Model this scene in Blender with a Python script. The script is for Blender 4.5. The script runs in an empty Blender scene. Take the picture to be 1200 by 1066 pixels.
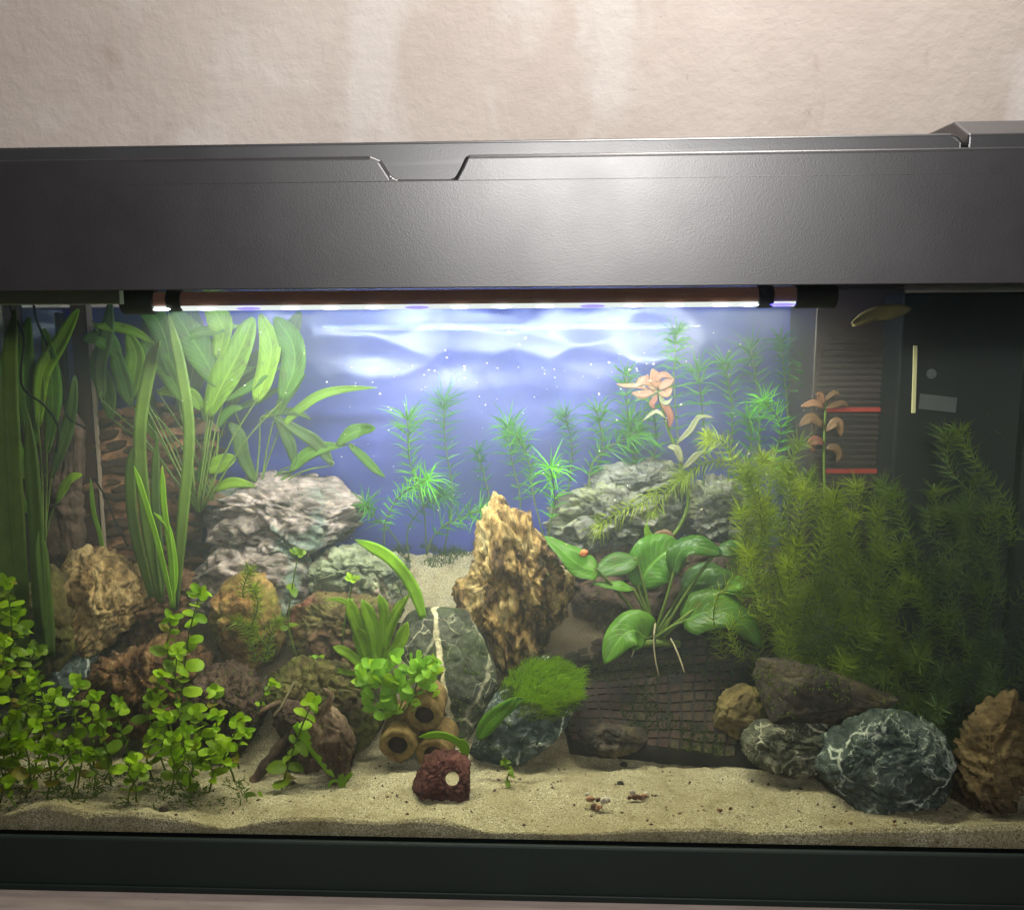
import bpy, bmesh, math, random
from mathutils import Vector, Matrix, noise
random.seed(7)
sc = bpy.context.scene
C = sc.collection

# ---------------------------------------------------------------- camera
F, CX, CY, W, H, DIST = 1125.0, 576.0, 603.0, 1200.0, 1066.0, 0.9
YAW, PITCH, ROLL = math.radians(2.731), math.radians(9.24), math.radians(-0.258)
CAMZ = 0.5375
fw = Vector((-math.sin(YAW)*math.cos(PITCH), math.cos(YAW)*math.cos(PITCH), -math.sin(PITCH)))
_r = fw.cross(Vector((0, 0, 1))).normalized(); _u = _r.cross(fw)
rt = _r*math.cos(ROLL) + _u*math.sin(ROLL); up = _u*math.cos(ROLL) - _r*math.sin(ROLL)
CAM = Vector((DIST*math.tan(YAW), -DIST, CAMZ))
cam = bpy.data.cameras.new('camera'); co = bpy.data.objects.new('camera', cam); C.objects.link(co)
cam.sensor_fit = 'HORIZONTAL'; cam.sensor_width = 36; cam.lens = 36*F/W
cam.shift_x = (W/2-CX)/W; cam.shift_y = (CY-H/2)/W
cam.clip_start = 0.02; cam.clip_end = 50
m3 = Matrix((rt, up, -fw)).transposed(); co.matrix_world = Matrix.Translation(CAM) @ m3.to_4x4()
sc.camera = co

# ---------------------------------------------------------------- light and exposure
wd = bpy.data.worlds.new('World'); sc.world = wd; wd.use_nodes = True
bg = wd.node_tree.nodes['Background']; bg.inputs[0].default_value = (1.0, 0.93, 0.88, 1); bg.inputs[1].default_value = 0.05
sc.view_settings.view_transform = 'Standard'; sc.view_settings.look = 'None'
sc.view_settings.exposure = 0.0; sc.view_settings.gamma = 1.0; sc.view_settings.use_curve_mapping = False
def area(name, loc, target, sx, sy, power, col, spread=180):
    l = bpy.data.lights.new(name, 'AREA'); l.shape = 'RECTANGLE'; l.size = sx; l.size_y = sy
    l.energy = power; l.color = col; l.spread = math.radians(spread)
    o = bpy.data.objects.new(name, l); C.objects.link(o); o.location = loc
    o.rotation_euler = (Vector(target)-Vector(loc)).to_track_quat('-Z', 'Y').to_euler()
    return o
# added lamp behind the camera, its hood sheen stands in for lens glare; and a ceiling lamp over the tank
area('sheen_lamp', (0.20, -2.3, 1.24), (0.1, 0, 0.90), 0.34, 0.26, 5.6, (1.0, 0.97, 0.95), 56)
area('ceiling_lamp', (0.30, -0.05, 1.9), (0.15, 0.05, 0.7), 0.7, 0.3, 34, (1.0, 0.95, 0.9))
cy = sc.cycles
cy.use_denoising = True
cy.max_bounces = 8; cy.diffuse_bounces = 3; cy.glossy_bounces = 4; cy.transmission_bounces = 4
cy.transparent_max_bounces = 12; cy.volume_bounces = 1
cy.sample_clamp_indirect = 6; cy.caustics_reflective = False; cy.caustics_refractive = False

# ---------------------------------------------------------------- geometry helpers
def ray(px, py):
    return (rt*((px-CX)/F) - up*((py-CY)/F) + fw)
def P(px, py, Y):
    d = ray(px, py); return CAM + d*((Y-CAM.y)/d.y)
def scale_at(Y): return (Y+DIST)/F          # metres per pixel at that depth
origin = {}
def tag(o, label=None, cat=None, group=None, kind=None):
    if label: o['label'] = label
    if cat: o['category'] = cat
    if group: o['group'] = group
    if kind: o['kind'] = kind
    return o
def thing(name, label, cat, loc, group=None):
    o = bpy.data.objects.new(name, None); C.objects.link(o); o.location = loc; o.empty_display_size = 0.02
    origin[o.name] = Vector(loc); return tag(o, label, cat, group)
def obj(name, verts, faces, mat, parent=None, smooth=False, loc=None, uv=None):
    """one mesh object from world coordinates"""
    base = origin[parent.name] if parent else Vector(loc if loc is not None else (0, 0, 0))
    me = bpy.data.meshes.new(name)
    me.from_pydata([tuple(Vector(v)-base) for v in verts], [], faces)
    if smooth: me.polygons.foreach_set('use_smooth', [True]*len(me.polygons))
    if uv:
        l = me.uv_layers.new(name='UVMap')
        for lo in me.loops: l.data[lo.index].uv = uv[lo.vertex_index]
    me.materials.append(mat); me.update()
    o = bpy.data.objects.new(name, me); C.objects.link(o)
    if parent: o.parent = parent
    else: o.location = base
    origin[o.name] = base
    return o
def bevel(o, w, seg=2):
    b = o.modifiers.new('bevel', 'BEVEL'); b.width = w; b.segments = seg; b.limit_method = 'ANGLE'; b.angle_limit = 0.6
    return o
def box(name, a, b, mat, parent=None, bev=0, loc=None):
    (x0, y0, z0), (x1, y1, z1) = a, b
    v = [(x0,y0,z0),(x1,y0,z0),(x1,y1,z0),(x0,y1,z0),(x0,y0,z1),(x1,y0,z1),(x1,y1,z1),(x0,y1,z1)]
    f = [(3,2,1,0),(4,5,6,7),(0,1,5,4),(1,2,6,5),(2,3,7,6),(3,0,4,7)]
    o = obj(name, v, f, mat, parent, loc=loc)
    if bev: bevel(o, bev)
    return o
class MB:
    def __init__(s): s.v = []; s.f = []; s.uv = []
    def add(s, v, f, uv=None):
        n = len(s.v); s.v += v; s.f += [tuple(i+n for i in q) for q in f]; s.uv += uv if uv else [(0, 0)]*len(v)
    def box(s, a, b):
        (x0,y0,z0),(x1,y1,z1) = a, b
        s.add([(x0,y0,z0),(x1,y0,z0),(x1,y1,z0),(x0,y1,z0),(x0,y0,z1),(x1,y0,z1),(x1,y1,z1),(x0,y1,z1)],
              [(3,2,1,0),(4,5,6,7),(0,1,5,4),(1,2,6,5),(2,3,7,6),(3,0,4,7)])
    def tube(s, pts, rad, n=6, cap=True):
        pts = [Vector(p) for p in pts]; R = rad if isinstance(rad, (list, tuple)) else [rad]*len(pts)
        v = []; f = []
        for i, p in enumerate(pts):
            t = (pts[min(i+1, len(pts)-1)] - pts[max(i-1, 0)]).normalized()
            a = t.cross(Vector((0.13, -1, 0.21))); a = a.normalized() if a.length > 1e-4 else Vector((1, 0, 0))
            b = t.cross(a)
            v += [tuple(p + (a*math.cos(2*math.pi*k/n) + b*math.sin(2*math.pi*k/n))*R[i]) for k in range(n)]
        for i in range(len(pts)-1):
            for k in range(n):
                f.append((i*n+k, i*n+(k+1) % n, (i+1)*n+(k+1) % n, (i+1)*n+k))
        if cap:
            f.append(tuple(range(n-1, -1, -1))); m = (len(pts)-1)*n; f.append(tuple(m+k for k in range(n)))
        s.add(v, f)
    def make(s, name, mat, parent=None, smooth=False, loc=None, uv=False):
        return obj(name, s.v, s.f, mat, parent, smooth, loc, s.uv if uv else None)
def spline(pts, n):
    """Catmull-Rom through points"""
    pts = [Vector(p) for p in pts]
    if len(pts) == 2: return [pts[0].lerp(pts[1], i/n) for i in range(n+1)]
    q = [pts[0]*2-pts[1]] + pts + [pts[-1]*2-pts[-2]]; out = []; m = len(pts)-1
    for i in range(n+1):
        t = i/n*m; k = min(int(t), m-1); t -= k
        a, b, c, d = q[k:k+4]
        out.append(0.5*((2*b) + (c-a)*t + (2*a-5*b+4*c-d)*t*t + (3*b-a-3*c+d)*t*t*t))
    return out
def interp(tab, x):
    if x <= tab[0][0]: return tab[0][1]
    for (a, va), (b, vb) in zip(tab, tab[1:]):
        if x <= b: return va + (vb-va)*(x-a)/(b-a)
    return tab[-1][1]

# ---------------------------------------------------------------- material helpers
class NM:
    def __init__(s, name):
        s.m = bpy.data.materials.new(name); s.m.use_nodes = True; s.nt = s.m.node_tree; s.nt.nodes.clear()
        s.out = s.n('ShaderNodeOutputMaterial'); s.tc = None
    def n(s, t): return s.nt.nodes.new(t)
    def l(s, a, b): s.nt.links.new(a, b)
    def set(s, sock, v):
        if hasattr(v, 'is_linked'): s.l(v, sock)
        elif isinstance(v, (tuple, list)) and len(v) == 3 and sock.type == 'RGBA': sock.default_value = (*v, 1)
        else: sock.default_value = v
    def coord(s, kind='Object', scale=None, rot=None):
        if not s.tc: s.tc = s.n('ShaderNodeTexCoord')
        o = s.tc.outputs[kind]
        if scale or rot:
            mp = s.n('ShaderNodeMapping'); s.l(o, mp.inputs[0])
            if scale: mp.inputs['Scale'].default_value = scale
            if rot: mp.inputs['Rotation'].default_value = rot
            o = mp.outputs[0]
        return o
    def noise(s, scale, detail=4, rough=0.55, vec=None, dist=0, color=False):
        t = s.n('ShaderNodeTexNoise'); s.l(vec if vec else s.coord(), t.inputs['Vector'])
        t.inputs['Scale'].default_value = scale; t.inputs['Detail'].default_value = detail
        t.inputs['Roughness'].default_value = rough; t.inputs['Distortion'].default_value = dist
        return t.outputs['Color' if color else 'Fac']
    def voronoi(s, scale, vec=None, feature='F1', out='Distance', rand=1):
        t = s.n('ShaderNodeTexVoronoi'); t.feature = feature; s.l(vec if vec else s.coord(), t.inputs['Vector'])
        t.inputs['Scale'].default_value = scale; t.inputs['Randomness'].default_value = rand
        return t.outputs[out]
    def wave(s, scale, dist, detail, vec, dscale=1):
        t = s.n('ShaderNodeTexWave'); s.l(vec, t.inputs['Vector']); t.inputs['Scale'].default_value = scale
        t.inputs['Distortion'].default_value = dist; t.inputs['Detail'].default_value = detail
        t.inputs['Detail Scale'].default_value = dscale; return t.outputs['Fac']
    def warp(s, vec, scale, amt):
        nz = s.noise(scale, 3, 0.5, vec, color=True)
        a = s.n('ShaderNodeVectorMath'); a.operation = 'SUBTRACT'; s.l(nz, a.inputs[0]); a.inputs[1].default_value = (.5, .5, .5)
        b = s.n('ShaderNodeVectorMath'); b.operation = 'SCALE'; s.l(a.outputs[0], b.inputs[0]); b.inputs['Scale'].default_value = amt
        c = s.n('ShaderNodeVectorMath'); s.l(vec, c.inputs[0]); s.l(b.outputs[0], c.inputs[1]); return c.outputs[0]
    def ramp(s, fac, stops, interp='LINEAR'):
        r = s.n('ShaderNodeValToRGB'); s.l(fac, r.inputs[0]); cr = r.color_ramp; cr.interpolation = interp
        while len(cr.elements) < len(stops): cr.elements.new(0.5)
        for e, (p, c) in zip(cr.elements, stops):
            e.position = p; e.color = (c, c, c, 1) if isinstance(c, (int, float)) else (*c, 1)
        return r.outputs[0]
    def math(s, op, a, b=0.5, clamp=False):
        t = s.n('ShaderNodeMath'); t.operation = op; t.use_clamp = clamp; s.set(t.inputs[0], a); s.set(t.inputs[1], b); return t.outputs[0]
    def mix(s, fac, a, b, mode='MIX'):
        t = s.n('ShaderNodeMix'); t.data_type = 'RGBA'; t.blend_type = mode
        s.set(t.inputs[0], fac); s.set(t.inputs[6], a); s.set(t.inputs[7], b); return t.outputs[2]
    def bump(s, h, strength=0.5, dist=0.005, normal=None):
        t = s.n('ShaderNodeBump'); s.l(h, t.inputs['Height']); t.inputs['Strength'].default_value = strength
        t.inputs['Distance'].default_value = dist
        if normal: s.l(normal, t.inputs['Normal'])
        return t.outputs[0]
    def bsdf(s, color, rough=0.6, normal=None, spec=0.4, metal=0, coat=0):
        p = s.n('ShaderNodeBsdfPrincipled'); s.set(p.inputs['Base Color'], color); s.set(p.inputs['Roughness'], rough)
        p.inputs['Specular IOR Level'].default_value = spec; p.inputs['Metallic'].default_value = metal
        p.inputs['Coat Weight'].default_value = coat
        if normal: s.l(normal, p.inputs['Normal'])
        return p
    def finish(s, sh):
        s.l(sh.outputs[0] if hasattr(sh, 'outputs') else sh, s.out.inputs[0]); return s.m
    def random(s): return s.n('ShaderNodeObjectInfo').outputs['Random']

def rockmat(name, stops, scale=18, bump=0.8, bscale=60, rough=0.8, stretch=(1, 1, 1), rot=(0, 0, 0), extra=None, veins=None, algae=None, spec=0.25, band=None):
    k = NM(name); v = k.coord('Object', stretch, rot); vw = k.warp(v, scale*0.7, 0.03)
    a = k.noise(scale, 7, 0.62, vw); col = k.ramp(a, stops)
    if extra:                                     # second colour in patches
        f = k.ramp(k.noise(extra[1], 5, 0.6, k.warp(k.coord(), 30, .01)), [(extra[2]-.05, 0), (extra[2]+.06, 1)])
        col = k.mix(f, col, extra[0])
    h = k.noise(bscale, 9, 0.68, vw)
    if veins:                                     # (colour, scale, width, breakup)
        vv = k.warp(k.coord('Object', (1, 1, 1.0)), 22, 0.035)
        e1 = k.voronoi(veins[1], vv, 'DISTANCE_TO_EDGE'); e2 = k.voronoi(veins[1]*2.3, k.warp(k.coord(), 60, .02), 'DISTANCE_TO_EDGE')
        w1 = k.ramp(e1, [(veins[2]*.35, 1), (veins[2], 0)]); w2 = k.ramp(e2, [(veins[2]*.2, .85), (veins[2]*.75, 0)])
        brk = k.ramp(k.noise(veins[3], 3, .6), [(.42, 0), (.56, 1)]); brk2 = k.ramp(k.noise(veins[3]*1.7, 3, .6, k.coord('Object', (1.1, .9, 1))), [(.46, 0), (.58, 1)])
        vf = k.math('MAXIMUM', k.math('MULTIPLY', w1, brk), k.math('MULTIPLY', w2, brk2))
        col = k.mix(vf, col, veins[0]); h = k.math('ADD', h, k.math('MULTIPLY', vf, 0.35))
    if algae:
        f = k.ramp(k.noise(algae[1], 4, 0.6, k.coord('Object', (1, 1, 1.3))), [(algae[2]-.08, 0), (algae[2]+.1, 1)])
        col = k.mix(k.math('MULTIPLY', f, algae[3]), col, algae[0])
    if band:                                      # one broad quartz seam: (x at foot, slope, half width, colour)
        sx = k.n('ShaderNodeSeparateXYZ'); k.l(k.warp(k.coord(), 45, .014), sx.inputs[0])
        dd = k.math('ABSOLUTE', k.math('SUBTRACT', k.math('ADD', sx.outputs[0], k.math('MULTIPLY', sx.outputs[2], -band[1])), band[0]))
        wv_ = k.math('MULTIPLY', k.noise(30, 4, .6), band[2]*2.2)
        bf_ = k.ramp(k.math('DIVIDE', dd, wv_), [(.55, 1), (.95, 0)]); col = k.mix(bf_, col, band[3]); h = k.math('ADD', h, k.math('MULTIPLY', bf_, .4))
    cav_shade = k.ramp(k.noise(bscale*1.6, 6, .7, vw), [(.34, .35), (.5, .85), (.64, 1.25)])  # noise mottling that puts crevice shade into the stone colour
    col = k.mix(0.9, col, cav_shade, 'MULTIPLY')
    return k.finish(k.bsdf(col, rough, k.bump(h, bump, 0.006), spec))

M = {}
M['ochre'] = rockmat('ochre_stone', [(.30, (.028, .015, .007)), (.42, (.13, .075, .027)), (.54, (.31, .205, .085)), (.72, (.46, .345, .165))], 26, 1.0, 70, stretch=(1.5, 1, .8), rot=(0, .6, 0))
M['tall'] = rockmat('tall_stone', [(.36, (.022, .012, .006)), (.44, (.08, .042, .016)), (.50, (.27, .165, .055)), (.58, (.40, .285, .11)), (.72, (.52, .42, .22))], 30, 1.0, 80, stretch=(1.3, 1, .62), extra=((.36, .15, .025), 22, .68))
M['stripe'] = rockmat('striped_brown_stone', [(.3, (.018, .009, .005)), (.46, (.075, .034, .015)), (.58, (.17, .085, .036)), (.7, (.33, .22, .11))], 20, .9, 70, stretch=(2.2, 1, .8), rot=(0, -.9, 0))
M['orange'] = rockmat('orange_stone', [(.3, (.05, .024, .009)), (.5, (.22, .115, .034)), (.68, (.37, .225, .08))], 22, 1.0, 80, algae=((.16, .2, .02), 20, .55, .6))
M['backrock'] = rockmat('layered_grey_stone', [(.3, (.05, .042, .036)), (.45, (.16, .125, .105)), (.58, (.26, .205, .175)), (.72, (.38, .32, .28))], 22, .8, 55, stretch=(.6, 1, 1.7), rot=(0, .3, 0), extra=((.13, .17, .13), 14, .56))
M['palerock'] = rockmat('pale_green_stone', [(.3, (.06, .065, .045)), (.5, (.19, .21, .12)), (.7, (.32, .33, .21))], 22, .9, 60, extra=((.30, .2, .16), 11, .56))
M['redrock'] = rockmat('maroon_stone', [(.3, (.03, .018, .01)), (.5, (.10, .05, .025)), (.7, (.2, .12, .06))], 20, .9, 60, extra=((.22, .045, .05), 16, .56), algae=((.09, .11, .015), 16, .5, .6))
M['flaky'] = rockmat('flaky_brown_stone', [(.3, (.07, .028, .012)), (.5, (.28, .125, .055)), (.7, (.46, .25, .13))], 20, .8, 50)
M['olive'] = rockmat('olive_brown_stone', [(.3, (.014, .008, .004)), (.5, (.055, .034, .012)), (.7, (.13, .088, .034))], 20, .9, 60, algae=((.10, .11, .015), 14, .5, .6))
M['slate'] = rockmat('dark_slate', [(.3, (.018, .02, .013)), (.5, (.05, .053, .036)), (.7, (.115, .115, .08))], 26, .7, 80, veins=((.42, .39, .26), 11, .03, 9), rough=.6, algae=((.05, .075, .012), 16, .56, .6), band=(.010, -.17, .0042, (.52, .45, .28)))
M['veined'] = rockmat('veined_green_stone', [(.3, (.014, .023, .021)), (.5, (.048, .066, .06)), (.7, (.13, .155, .135))], 26, .7, 80, veins=((.46, .5, .43), 20, .04, 16), rough=.55)
M['veined_warm'] = rockmat('veined_olive_stone', [(.3, (.02, .023, .014)), (.5, (.065, .066, .042)), (.7, (.17, .165, .11))], 30, .8, 80, veins=((.46, .44, .32), 28, .055, 22), rough=.6)
M['lava'] = rockmat('red_lava_stone', [(.3, (.028, .009, .008)), (.5, (.10, .034, .03)), (.72, (.2, .085, .07))], 40, 1.0, 110, rough=.9)
M['slab'] = rockmat('dark_slab', [(.3, (.012, .009, .008)), (.5, (.038, .028, .022)), (.7, (.09, .07, .05))], 24, .8, 70, algae=((.11, .085, .025), 15, .58, .7))
M['yellow'] = rockmat('yellow_stone', [(.3, (.05, .034, .012)), (.5, (.135, .098, .032)), (.7, (.22, .17, .065))], 24, .9, 70, algae=((.1, .11, .015), 18, .6, .5))
M['rightrock'] = rockmat('layered_tan_stone', [(.3, (.03, .02, .010)), (.5, (.12, .08, .036)), (.7, (.24, .175, .085))], 20, .9, 60, stretch=(.7, 1, 2), rot=(0, -.6, 0))
M['greyrock'] = rockmat('grey_boulder', [(.3, (.04, .04, .034)), (.5, (.14, .138, .11)), (.7, (.29, .285, .23))], 22, .9, 60, stretch=(.8, 1, 1.5), algae=((.2, .22, .06), 16, .56, .6))
M['darkbrown'] = rockmat('dark_brown_stone', [(.3, (.018, .010, .007)), (.5, (.055, .031, .021)), (.7, (.115, .072, .05))], 22, .8, 60)
M['wood'] = rockmat('driftwood', [(.3, (.014, .008, .006)), (.5, (.06, .035, .024)), (.7, (.17, .105, .07))], 20, 1.0, 60, stretch=(2, 1, .5), rot=(0, -.5, 0))
M['bark'] = rockmat('pale_driftwood', [(.3, (.03, .018, .011)), (.5, (.12, .075, .048)), (.7, (.26, .18, .12))], 20, 1.0, 60, stretch=(2, 1, .6), rot=(0, -.5, 0))
M['bamboo'] = rockmat('brown_tube', [(.3, (.05, .028, .01)), (.5, (.16, .1, .035)), (.7, (.3, .2, .08))], 24, .6, 70)
M['tubeend'] = rockmat('tube_rim', [(.3, (.09, .05, .016)), (.5, (.21, .13, .045)), (.7, (.33, .22, .09))], 40, .6, 70, algae=((.09, .10, .015), 40, .55, .6))
M['tubein'] = rockmat('tube_inside', [(.3, (.02, .01, .007)), (.6, (.06, .033, .024))], 30, .4, 70)

def leafmat(name, a, b, tip=None, rough=0.5, trans=0.35, vein=0.0, spot=None, spec=.22):
    k = NM(name); col = k.mix(k.random(), a, b)
    nz = k.noise(35, 4, .6); col = k.mix(k.ramp(nz, [(.35, 0), (.7, .6)]), col, tuple(c*.55 for c in a))
    if spot: col = k.mix(k.ramp(k.noise(70, 5, .7), [(.55, 0), (.68, .75)]), col, spot)
    nrm = None
    if vein:
        uv = k.coord('UV'); sx = k.n('ShaderNodeSeparateXYZ'); k.l(uv, sx.inputs[0])
        av = k.math('ABSOLUTE', k.math('SUBTRACT', sx.outputs[1], .5))
        ph = k.math('SUBTRACT', k.math('MULTIPLY', sx.outputs[0], 60.0), k.math('MULTIPLY', av, 36.0))
        rib = k.math('SINE', ph); rb = k.ramp(k.math('MULTIPLY_ADD', rib, .5), [(.80, 0), (1, 1)])
        mid = k.ramp(av, [(.012, 1), (.05, 0)])
        vf = k.math('MAXIMUM', k.math('MULTIPLY', rb, .45), mid)
        col = k.mix(k.math('MULTIPLY', vf, vein), col, tuple(min(1, c*1.7+.03) for c in b))
        nrm = k.bump(k.math('SUBTRACT', nz, vf), .35, .002)
    p = k.bsdf(col, rough, nrm, spec)
    t = k.n('ShaderNodeBsdfTranslucent'); k.set(t.inputs[0], k.mix(.5, col, tuple(min(1, c*1.4) for c in b)))
    mx = k.n('ShaderNodeMixShader'); mx.inputs[0].default_value = trans; k.l(p.outputs[0], mx.inputs[1]); k.l(t.outputs[0], mx.inputs[2])
    return k.finish(mx)
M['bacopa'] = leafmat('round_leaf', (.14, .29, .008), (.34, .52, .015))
M['bacopa_dark'] = leafmat('round_leaf_shade', (.08, .15, .008), (.17, .26, .012))  # darker copy of the round leaf, with shade put into its colour
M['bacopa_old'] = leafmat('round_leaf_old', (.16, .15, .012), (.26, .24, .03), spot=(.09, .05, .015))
M['clump'] = leafmat('bright_leaf', (.15, .34, .02), (.27, .5, .04))
M['stem'] = leafmat('green_stem', (.06, .10, .014), (.11, .16, .022), trans=.15)
M['sword'] = leafmat('sword_leaf', (.045, .13, .012), (.11, .24, .016), vein=.5, trans=.6, spot=(.07, .065, .012))
M['sword_y'] = leafmat('sword_leaf_yellow', (.14, .27, .012), (.23, .37, .018), vein=.45, trans=.55, spot=(.07, .065, .012))
M['sword_d'] = leafmat('sword_leaf_dark', (.035, .075, .018), (.075, .135, .024), vein=.45, trans=.55, spot=(.07, .065, .012))
M['val'] = leafmat('strap_leaf', (.05, .09, .016), (.10, .16, .02), trans=.3)
M['val_b'] = leafmat('strap_leaf_bright', (.16, .32, .012), (.22, .42, .02), trans=.35)
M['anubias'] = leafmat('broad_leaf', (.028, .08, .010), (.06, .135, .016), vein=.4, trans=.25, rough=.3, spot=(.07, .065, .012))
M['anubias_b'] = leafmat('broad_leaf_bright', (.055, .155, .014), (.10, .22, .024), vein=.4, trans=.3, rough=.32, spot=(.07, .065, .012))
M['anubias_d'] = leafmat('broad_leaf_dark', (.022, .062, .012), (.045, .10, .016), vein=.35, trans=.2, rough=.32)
M['crypt'] = leafmat('small_sword_leaf', (.17, .32, .012), (.26, .42, .018), vein=.45, trans=.55, spot=(.07, .065, .012))
M['needle_g'] = leafmat('needle_green', (.045, .19, .025), (.09, .28, .035), trans=.4)
M['needle_b'] = leafmat('needle_bright', (.09, .38, .02), (.16, .48, .03), trans=.4)
M['needle_d'] = leafmat('needle_dark', (.03, .13, .045), (.06, .2, .06), trans=.4)
M['needle_y'] = leafmat('hornwort_yellow', (.14, .205, .012), (.25, .33, .02), trans=.4)
M['needle_o'] = leafmat('hornwort_olive', (.075, .13, .014), (.14, .205, .02), trans=.4)
M['needle_k'] = leafmat('hornwort_dark', (.045, .085, .028), (.085, .14, .035), trans=.4)
M['moss'] = leafmat('moss_blade', (.13, .27, .005), (.25, .42, .010), trans=.3)
M['moss_d'] = leafmat('moss_blade_dark', (.04, .075, .012), (.08, .12, .016), trans=.3)
M['pink'] = leafmat('pink_leaf', (.17, .075, .042), (.25, .13, .07), trans=.35)
M['pale'] = leafmat('pale_leaf', (.13, .14, .07), (.22, .21, .12), trans=.35)
M['redleaf'] = leafmat('red_leaf', (.15, .05, .035), (.2, .085, .055), trans=.35)
M['deadleaf'] = leafmat('brown_leaf', (.10, .055, .026), (.18, .10, .05), trans=.3)
M['root'] = leafmat('pale_root', (.3, .25, .14), (.42, .36, .22), trans=.1)

# --- plastics, glass, film, sand, wall
def plastic(name, col, rough, spec=.5, grain=900, gb=.12):
    k = NM(name); n1 = k.noise(grain, 2, .5); n2 = k.noise(9, 4, .6)
    c = k.mix(k.ramp(n2, [(.35, 0), (.7, .35)]), col, tuple(x*1.5+.003 for x in col))
    r = k.math('ADD', k.math('MULTIPLY', n2, .12), rough-.06)
    return k.finish(k.bsdf(c, r, k.bump(n1, gb, .0006), spec))
M['hood'] = plastic('hood_plastic', (.013, .011, .013), .36, .9)
M['lid'] = plastic('lid_plastic', (.016, .016, .018), .37, .9)
M['trim'] = plastic('base_plastic', (.010, .018, .015), .55, .3)
M['black'] = plastic('filter_plastic', (.006, .007, .008), .5, .15)
M['cap'] = plastic('cap_plastic', (.016, .012, .013), .45, .4)
M['under'] = plastic('hood_underside', (.03, .02, .017), .22, .5)
M['cream'] = plastic('cream_plastic', (.42, .46, .32), .4, .4)
M['postbrown'] = plastic('brown_plastic', (.045, .017, .011), .6, .15)
M['postpale'] = plastic('pale_strip', (.30, .22, .15), .4, .4)
M['chamber'] = plastic('filter_chamber', (.022, .013, .012), .4, .4)
M['redband'] = plastic('red_band', (.22, .022, .016), .4, .4)
M['yellowstrip'] = plastic('yellow_strip', (.4, .38, .2), .4, .4)
M['greylabel'] = plastic('grey_label', (.045, .05, .052), .5, .3)
M['cable'] = plastic('cable', (.006, .008, .006), .9, .05)
M['silicone'] = plastic('silicone', (.012, .014, .014), .5, .4)
k = NM('tube_plastic')
tb_ = (k.bsdf(k.mix(k.ramp(k.noise(7, 2, .5, k.coord('Object', (1, .1, .1))), [(.45, 0), (.55, 1)]), (.20, .13, .115), (.36, .16, .11)), .25, None, .7))
tb_.inputs['Emission Color'].default_value = (.5, .25, .18, 1); tb_.inputs['Emission Strength'].default_value = .06; M['tube'] = k.finish(tb_)  # faint emission stands in for diode light glowing through the tube

def emit(name, col, st):
    k = NM(name); e = k.n('ShaderNodeEmission'); k.set(e.inputs[0], col); e.inputs[1].default_value = st; return k.finish(e)
M['led_w'] = emit('led_white', (.95, 1, .97), 5); M['led_b'] = emit('led_blue', (.10, .08, 1.0), 5); M['strip'] = emit('lamp_diffuser', (.82, .86, .84), 1.1)
def glass(name, tint, ior, maxr=1.0):
    k = NM(name); t = k.n('ShaderNodeBsdfTransparent'); k.set(t.inputs[0], tint)
    g = k.n('ShaderNodeBsdfGlossy'); g.inputs['Roughness'].default_value = .02; k.set(g.inputs[0], (.9, .95, .92))
    f = k.n('ShaderNodeFresnel'); f.inputs[0].default_value = ior
    mx = k.n('ShaderNodeMixShader'); k.l(k.math('MULTIPLY', f.outputs[0], maxr), mx.inputs[0]); k.l(t.outputs[0], mx.inputs[1]); k.l(g.outputs[0], mx.inputs[2])
    return k.finish(mx)
M['glass'] = glass('front_glass', (.97, .985, .975), 1.2, .8)
M['backglass'] = glass('back_glass', (.97, .98, .98), 1.08, .8)
k = NM('side_glass')                                # under water a side pane is seen by total reflection: a greenish mirror
g = k.n('ShaderNodeBsdfGlossy'); g.inputs['Roughness'].default_value = .05; k.set(g.inputs[0], (.84, .93, .84))
t = k.n('ShaderNodeBsdfTransparent'); k.set(t.inputs[0], (.7, .8, .74)); mx = k.n('ShaderNodeMixShader'); mx.inputs[0].default_value = .93
k.l(t.outputs[0], mx.inputs[1]); k.l(g.outputs[0], mx.inputs[2]); M['sideglass'] = k.finish(mx)
k = NM('background_film')
c = k.ramp(k.noise(5, 5, .6, k.warp(k.coord(), 6, .08)), [(.3, (.022, .026, .12)), (.5, (.036, .044, .20)), (.68, (.06, .062, .26)), (.8, (.10, .09, .24))])
M['film'] = k.finish(k.bsdf(c, .33, k.bump(k.noise(14, 3, .5), .15, .004), 1.0))
k = NM('sand'); sp = k.noise(620, 3, .7); big = k.noise(14, 5, .6)
c = k.ramp(sp, [(.32, (.06, .046, .026)), (.43, (.25, .215, .13)), (.55, (.40, .355, .235)), (.68, (.70, .65, .50))])
c = k.mix(k.ramp(big, [(.35, 0), (.62, .65)]), c, (.225, .185, .10))
c = k.mix(k.ramp(k.noise(55, 5, .7), [(.54, 0), (.68, .6)]), c, (.12, .095, .045))
dk = k.ramp(k.noise(330, 2, .5), [(.64, 0), (.70, 1)]); c = k.mix(k.math('MULTIPLY', dk, .7), c, (.075, .05, .028))
sx = k.n('ShaderNodeSeparateXYZ'); k.l(k.coord(), sx.inputs[0])          # brown mulm settled on the bank between the stones
mu = k.math('ADD', k.math('MULTIPLY', k.math('ADD', sx.outputs[1], .035), 14.0), k.math('MULTIPLY', k.math('SUBTRACT', k.noise(22, 5, .65), .5), 3.2), True)
clean = k.ramp(k.math('MULTIPLY', k.math('ABSOLUTE', k.math('ADD', sx.outputs[0], .085)), 10.0), [(.35, .15), (.75, 1)])
c = k.mix(k.math('MULTIPLY', k.math('MULTIPLY', mu, clean), .88), c, (.075, .048, .026))
hh = k.math('ADD', k.noise(500, 3, .6), k.math('MULTIPLY', k.noise(70, 4, .6), 1.2))
M['sand'] = k.finish(k.bsdf(c, .9, k.bump(hh, .9, .0025), .2))
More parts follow.
